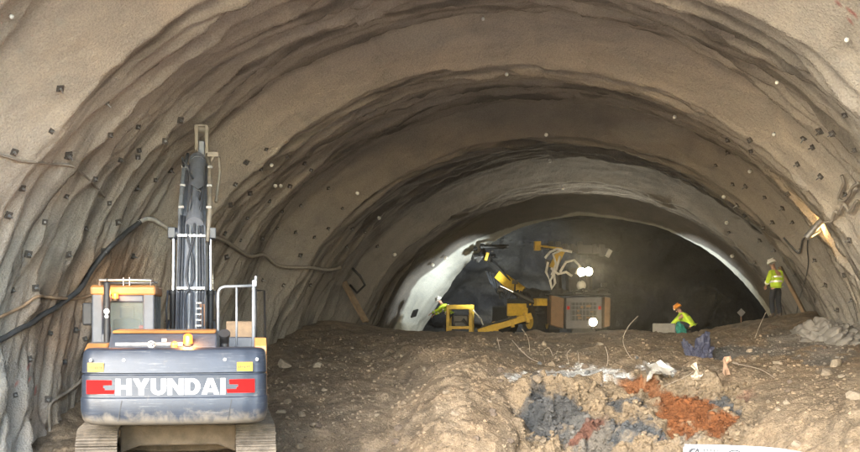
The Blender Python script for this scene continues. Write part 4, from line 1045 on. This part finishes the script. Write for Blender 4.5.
# leaning timbers
def plank(p0, p1, w_, th, mt, label, cat, name='plank'):
    d = p1 - p0; m = MB(); o_ = Matrix.Identity(3)
    m.box((0, 0, 0), (w_, th, d.length)); o = m.build(name, mt, None, .01); o.location = (p0 + p1) / 2
    o.rotation_euler = d.to_track_quat('Z', 'Y').to_euler(); return tag(o, label, cat)
plank(P(366, 322, 40.2), P(337, 270, 41.0), .28, .08, M_wood, 'brown timber plank leaning against the left tunnel wall', 'plank')
plank(P(806, 316, 36.4), P(780, 267, 36.9), .17, .10, M_wood, 'pale timber plank leaning right behind the standing worker', 'plank')
m = MB(); m.tube([P(352, 268, 40), P(360, 276, 40.1), P(365, 285, 40.2), P(357, 293, 40.3), P(350, 285, 40.5)], .045); tag(m.build('bent_pipe', M_jdark, None), 'bent black pipe hooked beside the brown leaning plank', 'pipe')
# banner at the bottom of the view
e = empty('banner', P(690, 520, 10.0), 0, 'white printed banner on a fence frame at the bottom right of the view', 'banner')
bi = Matrix.Translation(-e.location)
top = [(685, 444.5, 10.0), (700, 444.6, 10.02), (720, 445, 10.05), (745, 446, 10.1), (765, 447, 10.2), (785, 449, 10.4), (805, 452.5, 10.7), (830, 458, 11.2)]
m = MB(); vs = []
for (x, y, d) in top:
    a = bi @ P(x, y, d); vs += [a, a - Vector((0, 0, 1.15)), a + Vector((0, .02, 0)), a + Vector((0, .02, -1.15))]
fs = []
for i in range(len(top) - 1):
    k = i * 4; fs += [(k, k + 4, k + 5, k + 1), (k + 2, k + 3, k + 7, k + 6), (k, k + 2, k + 6, k + 4), (k + 1, k + 5, k + 7, k + 3)]
fs += [(0, 1, 3, 2), (k + 4, k + 6, k + 7, k + 5)]
m.add(vs, fs); m.build('sheet', M_white, e)
def btop(px):
    xs = [t[0] for t in top]; return np.interp(px, xs, [t[1] for t in top]), np.interp(px, xs, [t[2] for t in top])
m = MB()
def bmark(poly):
    pts = []
    for (x, dy) in poly:
        y, d = btop(x); pts.append(bi @ P(x, y + dy, d - .006))
    m.add(pts, [tuple(range(len(pts)))])
bmark([(688, 7), (690, 4.5), (692, 3.6), (695, 3.6), (696, 5), (693, 5.2), (691, 8)]); bmark([(694, 8), (697, 3.8), (698.5, 3.8), (699.5, 8), (697.6, 8), (697.4, 6), (696, 8)])
for x in (703, 706.2, 709.6, 713, 716.2): bmark([(x, 4.6), (x + 2.4, 4.6), (x + 2.4, 5.6), (x + 1.6, 5.6), (x + 1.6, 9), (x + .7, 9), (x + .7, 5.6), (x, 5.6)])
arc_ = [(735 - 9 * math.cos(a), 10.5 - 6.4 * math.sin(a)) for a in np.linspace(.35, PI - .35, 9)]
for i in range(8): bmark([arc_[i], arc_[i + 1], (arc_[i + 1][0] * .9 + 73.5, arc_[i + 1][1] + 1.2), (arc_[i][0] * .9 + 73.5, arc_[i][1] + 1.2)])
m.build('printing', M_dark, e, 0, False)
for x in (686, 804):
    y, d = btop(x); a = bi @ P(x, y, d + .05); m = MB(); m.cyl(a - Vector((0, 0, .02)), a - Vector((0, 0, a.z + e.location.z + .1)), .025); m.build('post', M_steel, e)

# ------------------------------------------------------------------ things on the lining
M_bolt = mat('bolt_plate', (.085, .075, .068), .8, .2, .4, 20, .3, (.2, .17, .14))
M_targ = mat('white_target', (.82, .82, .8), .4, 0, .05, 20)
m = MB(); m.box((0, 0, .012), (.17, .17, .02)); plate0 = m
def orient(n_, spin):
    q = n_.to_track_quat('Z', 'Y'); return (q.to_matrix() @ Matrix.Rotation(spin, 3, 'Z')).to_euler()
bolts = [(51,131),(110,135),(138,127),(68,155),(95,179),(138,157),(22,188),(66,196),(109,203),(136,188),(28,254),(68,254),(104,251),(132,256),(35,288),(50,333),(85,339),(29,359),(64,362),(48,399),(60,88),(107,103),(68,156),(139,150),(165,141),(14,152),
 (246,162),(261,169),(266,149),(287,156),(235,184),(250,193),(230,205),(269,201),(282,211),(247,218),(304,163),(311,170),(290,186),(226,257),(224,233),(328,188),(342,208),(314,237),(328,228),(346,246),(377,246),(277,228),(240,240),(262,238),(295,232),(300,205),(262,280),(283,285),(300,255),(255,300),(310,285),(352,228),(365,232),
 (798,164),(833,133),(821,176),(846,194),(773,222),(751,151),(733,184),(746,186),(765,197),(728,140),(788,194),(793,222),(729,232),(845,115),(820,131),(832,134),(813,147),(804,138),(728,152),(750,140),(775,250),(760,240),(745,215),(800,250),(783,208),(716,165),(738,205),(755,262),(764,228),(855,150),(850,240),(845,275),(815,260),(826,285),(852,300),(838,310),(795,275),
 (170,170),(155,180),(180,120),(120,160),(8,215),(45,222),(85,228),(118,222),(12,290),(100,300),(15,395),(75,330)]
bolt_proto = None; rr = random.Random(2)
for (x, y) in bolts:
    p, n_ = hit(x, y)
    if p is None: continue
    if bolt_proto is None:
        bo_ = empty('rock_bolt', (0, 0, 0), 0, 'rusty steel rock bolt with square face plate set in the ribbed concrete wall', 'rock bolt', 'rock bolts dotted over the tunnel lining')
        m = MB(); m.box((0, 0, .015), (.17, .17, .03)); m.build('face_plate', M_bolt, bo_, .006)
        m = MB(); m.cyl((0, 0, .0), (0, 0, .05), .045, .03, 10); m.cyl((0, 0, .05), (0, 0, .19), .017, n=8); m.cyl((0, 0, .055), (0, 0, .09), .032, n=6); m.build('nut_and_thread', M_steel, bo_)
        bolt_proto = bo_; b = bo_
    else: b = copy_tree(bolt_proto)
    b.location = p + n_ * .005; b.rotation_euler = orient((n_ + Vector((rr.uniform(-.3, .3), 0, rr.uniform(-.1, .3)))).normalized(), rr.uniform(-.4, .4)); s = rr.uniform(.5, .78); b.scale = (s, s, s)
targets = [(483,16),(507,72),(546,132),(550,158),(562,185),(577,217),(271,163),(356,191),(378,216),(393,252),(444,255),(675,115),(775,132),(778,80),(848,37),(751,169),(724,195),(728,220),(734,253),(11,14),(274,184),(280,184),(431,262)]
proto = None
for (x, y) in targets:
    p, n_ = hit(x, y)
    if p is None: continue
    if proto is None:
        t0 = empty('survey_target', (0, 0, 0), 0, 'small round white survey target standing out from the tunnel lining', 'survey target', 'white survey targets along the lining')
        m = MB(); m.cyl((0, 0, -.03), (0, 0, .11), .012, n=8); m.build('stem', M_steel, t0)
        m = MB(); m.ball((0, 0, .14), .06, 14, 10); m.build('reflector', M_targ, t0); proto = t0; b = t0
    else: b = copy_tree(proto)
    b.location = p; b.rotation_euler = orient((n_ + Vector((0, -.6, -.2))).normalized(), 0)
    s = max(.6, p.y / 36); b.scale = (s, s, s)
def cable(pxs, r, mt, name, label, cat, lift=.05, sag=0):
    pts = []
    xs = np.array(pxs, float); k = 6
    fine = []
    for i in range(len(xs) - 1):
        p0, p1, p2, p3 = xs[max(i - 1, 0)], xs[i], xs[i + 1], xs[min(i + 2, len(xs) - 1)]
        for j in range(k):
            u = j / k; fine.append(.5 * ((2 * p1) + (-p0 + p2) * u + (2 * p0 - 5 * p1 + 4 * p2 - p3) * u * u + (-p0 + 3 * p1 - 3 * p2 + p3) * u ** 3))
    fine.append(xs[-1])
    for x, y in fine:
        p, n_ = hit(x, y)
        if p is not None: pts.append(p + n_ * (r + lift))
    a = np.array([p[:] for p in pts])
    for _ in range(2): a[1:-1] = .25 * a[:-2] + .5 * a[1:-1] + .25 * a[2:]
    m = MB(); m.tube([Vector(v) for v in a], r, 8); return tag(m.build(name, mt, None), label, cat)
cable([(-30, 352), (0, 338), (12, 330), (32, 320), (56, 304), (77, 287), (90, 268), (103, 252), (121, 234), (138, 220)], .055, M_cable, 'power_cable', 'thick black power cable strung along the left tunnel wall', 'cable', .03)
cable([(136, 221), (146, 217), (155, 220), (165, 227), (176, 238), (190, 250)], .05, M_pale, 'air_hose', 'pale dusty hose looping down the wall left of the boom', 'hose', .03)
cable([(-10, 151), (0, 154), (21, 160), (57, 163), (73, 166), (90, 181), (104, 196)], .018, M_tancable, 'thin_wire', 'thin pale wire sagging across the upper left wall', 'wire', .03)
cable([(-10, 320), (0, 315), (20, 306), (35, 296), (50, 296), (75, 298), (95, 293)], .03, M_browncable, 'brown_cable', 'brown cable under the thick black one on the left wall', 'cable', .03)
cable([(47, 442), (48, 420), (49, 403), (62, 394), (75, 384), (86, 372), (95, 366)], .035, M_tancable, 'grey_cable', 'pale grey cable running down beside the excavator to the floor', 'cable', .04)
cable([(205, 233), (213, 236), (225, 240), (240, 251), (250, 255), (262, 253), (272, 262), (285, 266), (305, 266), (325, 269), (340, 266)], .05, M_tancable, 'ventilation_hose', 'grey hose sagging along the left wall right of the boom', 'hose', .04)
cable([(862, 198), (858, 204), (853, 209), (848, 201), (843, 211), (839, 208), (835, 218), (828, 220)], .034, M_tancable, 'loose_hose', 'tangled grey hose hanging left of the frame edge beside the wall lamp', 'hose', .08)
cable([(846, 172), (848, 182), (842, 194), (848, 197), (853, 191), (857, 185), (864, 180)], .032, M_tancable, 'upper_hose', 'looped grey hose high on the right wall above the lamp', 'hose', .08)
cable([(810, 236), (809, 248), (810, 263), (806, 280), (800, 300), (798, 312)], .015, M_cable, 'hanging_wire', 'thin dark wire hanging straight down below the wall lamp', 'wire', .04)
cable([(786, 236), (793, 244), (802, 252), (804, 240), (808, 236)], .025, M_cable, 'looped_wire', 'dark wire looped left of the wall lamp', 'wire', .06)
# wall lamp on the right
p, n_ = hit(819, 226)
a = P(806, 238, p.y - .75); b = P(829, 212, p.y - .75); side = (b - a).normalized()
e = empty('wall_lamp', p, 0, 'grey tube lamp on the right wall washing the concrete with warm light', 'lamp')
iv = Matrix.Translation(-p)
m = MB(); m.cyl(iv @ a, iv @ b, .075, n=14); m.build('housing', M_steel, e)
m = MB(); m.tube([iv @ (a + side * .05), iv @ (a - n_ * .15 - side * .1), iv @ (a - n_ * .9)], .02); m.tube([iv @ (b - side * .05), iv @ (b - n_ * .12 + side * .14), iv @ (b - n_ * .9)], .025); m.build('bracket', M_steel, e)
M_tube = emit('warm_tube_light', (1, .62, .22), 8)
m = MB(); m.cyl(iv @ (a - n_ * .085 + side * .06), iv @ (b - n_ * .085 - side * .06), .03, n=10); m.build('light_tube', M_tube, e)
for f in (.25, .75):
    l = bpy.data.lights.new('tube_light', 'POINT'); l.energy = 4.5; l.color = (1, .60, .22); l.shadow_soft_size = .12
    lo = bpy.data.objects.new('tube_light', l); COL.objects.link(lo); lo.parent = e; lo.location = iv @ (a.lerp(b, f) - n_ * .2)
p, n_ = hit(414, 313)
if p is None: p, n_ = P(414, 313, 50), Vector((1, -.3, 0)).normalized()
m = MB(); m.box((0, 0, .03), (.36, .36, .08)); o = m.build('junction_box', M_jdark, None, .02); o.location = p; o.rotation_euler = orient(n_, .2); tag(o, 'square black box on the bright white end of the lining', 'box')

# ------------------------------------------------------------------ wires, stones and rubble
M_rebar = mat('pale_bent_wire', (.24, .20, .16), .8, .2, .3, 20, .3)
wires = [([(522, 329), (528, 338), (530, 352)], 'curved pale wire sticking up left of the rig wheel'), ([(545, 362), (543, 352), (549, 348), (553, 356)], 'small wire hoop left above the white debris'), ([(557, 361), (558, 349), (563, 346)], 'small wire hoop at the middle of the white debris'),
         ([(571, 349), (567, 354), (569, 363)], 'short bent wire beside the middle wire hoop'), ([(512, 340), (520, 349), (530, 358), (542, 363)], 'long wire trailing down to the left end of the white debris'), ([(497, 336), (500, 350)], 'short upright wire at the far left of the wire tangle'),
         ([(638, 316), (628, 327), (623, 340), (627, 352), (633, 360)], 'big curved wire arching up right of the rig'), ([(578, 352), (579, 363)], 'short straight wire right of the wire hoops'), ([(605, 346), (608, 356), (607, 366)], 'bent wire above the right end of the white debris'),
         ([(700, 365), (690, 374), (676, 381), (664, 386)], 'straight rod sloping down left of the torn cream sheet'), ([(733, 363), (748, 366), (762, 370), (775, 378)], 'thin wire running right from the cardboard scrap'), ([(640, 358), (655, 350), (672, 346)], 'thin wire lying across the bench below the concrete block'),
         ([(755, 338), (760, 325), (766, 312)], 'wire standing up below the standing worker')]
for pts, lab in wires:
    base = T(*pts[-1]); 
    d0 = base.y if base else 30
    q = []
    for (x, y) in pts:
        t = T(x, y); d = d0 if t is None else min(d0, t.y) if pts.index((x, y)) == len(pts) - 1 else d0
        if t is not None: d = min(d, t.y - .06)
        q.append(P(x, y, d))
    m = MB(); a = [q[0]]
    for i in range(len(q) - 1):
        for k in range(1, 5):
            u = k / 4; p0, p1, p2, p3 = q[max(i - 1, 0)], q[i], q[i + 1], q[min(i + 2, len(q) - 1)]
            a.append(.5 * ((2 * p1) + (-p0 + p2) * u + (2 * p0 - 5 * p1 + 4 * p2 - p3) * u * u + (-p0 + 3 * p1 - 3 * p2 + p3) * u ** 3))
    m.tube(a, .009, 6); tag(m.build('wire', M_rebar, None), lab, 'wire', 'bent wires sticking out of the bench')
def stone_mesh(seed, sub=2):
    bm = bmesh.new(); bmesh.ops.create_icosphere(bm, subdivisions=sub, radius=1); r_ = random.Random(seed)
    for k in range(7):
        d = Vector((r_.gauss(0, 1), r_.gauss(0, 1), r_.gauss(0, 1))).normalized(); c = r_.uniform(.5, .8)
        for v in bm.verts:
            t = v.co.dot(d)
            if t > c: v.co -= d * (t - c)
    for v in bm.verts: v.co *= 1 + .08 * r_.uniform(-1, 1)
    return bm
M_st = [mat('tan_stone', (.19, .148, .105), .95, 0, .25, 4, .3, (.3, .2, .12), .5), mat('pale_stone', (.25, .205, .155), .95, 0, .2, 4, .3, (.36, .26, .17), .5), mat('brown_stone', (.125, .096, .075), .95, 0, .3, 4, .3, (.33, .24, .16), .5), mat('blue_grey_stone', (.10, .103, .107), .9, 0, .3, 4, .3, (.3, .23, .16), .5)]
protos = []
for k in range(8):
    bm = stone_mesh(k); me = bpy.data.meshes.new('rock'); bm.to_mesh(me); bm.free(); me.materials.append(M_st[k % 4]); protos.append(me)
rr = random.Random(21)
KIND = ['tan', 'pale', 'brown', 'blue grey']
named = {(828, 374): 'large pale flat rock lying on the slope beside the right wall', (835, 366): 'pale wedge rock above the flat one beside the right wall', (285, 366): 'pale rock on the dark slope right of the excavator', (318, 366): 'second pale rock on the dark slope right of the excavator', (856, 398): 'pale rock at the foot of the right wall'}
spots = [(k, rr.uniform(.16, .22), 1) for k in named]
for k in range(75):
    spots.append(((rr.uniform(275, 855), rr.uniform(338, 447)), rr.uniform(.05, .12), None))
for (xy, s, kd) in spots:
    p = T(*xy)
    if p is None or (522 < xy[0] < 748 and xy[1] > 383): continue
    k = rr.choice([0, 1, 2, 4, 5, 6, 3, 0, 1, 4, 5]) if kd is None else rr.choice([1, 5])
    o = bpy.data.objects.new('rock', protos[k]); COL.objects.link(o)
    o.location = p + Vector((0, 0, s * .15)); o.scale = (s * rr.uniform(.9, 1.6), s * rr.uniform(.8, 1.2), s * rr.uniform(.55, .9)); o.rotation_euler = (rr.uniform(-.4, .4), rr.uniform(-.4, .4), rr.uniform(0, 6))
    tag(o, named[xy] if xy in named else 'small loose %s rock lying on the muck slope' % KIND[k % 4], 'rock', 'loose %s rocks on the muck slope' % KIND[k % 4] if xy not in named else None)
# fine rubble nobody could count
rub = MB(); small = []; rcol = []; tcol = ter.data.color_attributes['Col'].data
for k in range(4):
    bm = stone_mesh(100 + k, 1); small.append(([v.co.copy() for v in bm.verts], [tuple(v.index for v in f.verts) for f in bm.faces])); bm.free()
for k in range(3600):
    x = rr.uniform(262, 858); y = rr.uniform(334, 450)
    onface = 528 < x < 748 and y > 383
    dr = P(x, y, 1) - Vector((0, 0, EYE)); p, _n, fi, _d = bvh_ter.ray_cast(Vector((0, 0, EYE)), dr.normalized())
    if p is None: continue
    cc = np.array(tcol[ter.data.polygons[fi].vertices[0]].color[:]) * rr.uniform(.7, 1.12); cc[3] = 1
    rcol += [cc] * len(small[k % 4][0])
    s = rr.choice([.015, .02, .02, .025, .03, .035, .045]); s *= 1.7 if onface else 1; vs, fs = small[k % 4]; M = Matrix.Rotation(rr.uniform(0, 6), 3, 'Z') @ Matrix.Rotation(rr.uniform(0, 6), 3, 'X')
    rub.add([p + Vector((0, 0, s * .2)) + M @ Vector((v.x * s * 1.3, v.y * s, v.z * s * .8)) for v in vs], fs)
M_rub = earth('rubble_grains', .95, ((6, .5), (30, .5)), .03, .3, 30.0)
o = rub.build('rubble', M_rub, None, 0, False); o['kind'] = 'stuff'
at = o.data.color_attributes.new('Col', 'FLOAT_COLOR', 'POINT'); at.data.foreach_set('color', np.array(rcol).reshape(-1))

# dusty air
m = bpy.data.materials.new('haze'); m.use_nodes = True; nt = m.node_tree; nt.nodes.clear()
o_ = nt.nodes.new('ShaderNodeOutputMaterial'); v_ = nt.nodes.new('ShaderNodeVolumePrincipled'); v_.inputs['Color'].default_value = (.9, .9, .88, 1); v_.inputs['Density'].default_value = .00025; v_.inputs['Anisotropy'].default_value = .82
nt.links.new(v_.outputs[0], o_.inputs['Volume'])
h_ = MB().b2((-905, -905, -4), (905, 905, 14)).build('haze', m); h_['kind'] = 'stuff'

# ------------------------------------------------------------------ light, sky, camera
w = bpy.data.worlds.new('World'); S.world = w; w.use_nodes = True
nt = w.node_tree; bg = nt.nodes['Background']
sky = nt.nodes.new('ShaderNodeTexSky'); sky.sky_type = 'NISHITA'; sky.sun_disc = False
SE, SA = R_(26), R_(200)     # sun behind the camera, a little to its left
sky.sun_elevation = SE; sky.sun_rotation = SA; sky.dust_density = 0.7; sky.air_density = 1.2; sky.ozone_density = 1.0
nt.links.new(sky.outputs[0], bg.inputs[0]); bg.inputs[1].default_value = .15
sl = bpy.data.lights.new('sun', 'SUN'); sl.energy = 0.85; sl.angle = R_(35); sl.color = (1, .955, .89)
so = bpy.data.objects.new('sun', sl); COL.objects.link(so)
sd = Vector((math.sin(SA) * math.cos(SE), math.cos(SA) * math.cos(SE), math.sin(SE)))
so.rotation_euler = sd.to_track_quat('Z', 'Y').to_euler()
cam = bpy.data.cameras.new('camera'); co = bpy.data.objects.new('camera', cam); COL.objects.link(co)
co.location = (0, 0, EYE); co.rotation_euler = (PI / 2, 0, 0)
cam.sensor_width = 36; cam.lens = F / 860 * 36; cam.shift_y = 94 / 860; cam.clip_end = 3000; cam.clip_start = .1
S.camera = co
S.view_settings.view_transform = 'Standard'; S.view_settings.look = 'None'; S.view_settings.gamma = 1; S.view_settings.exposure = 3.7
S.render.resolution_x = 1024; S.render.resolution_y = 538
S.cycles.use_denoising = True
S.cycles.max_bounces = 6; S.cycles.diffuse_bounces = 5
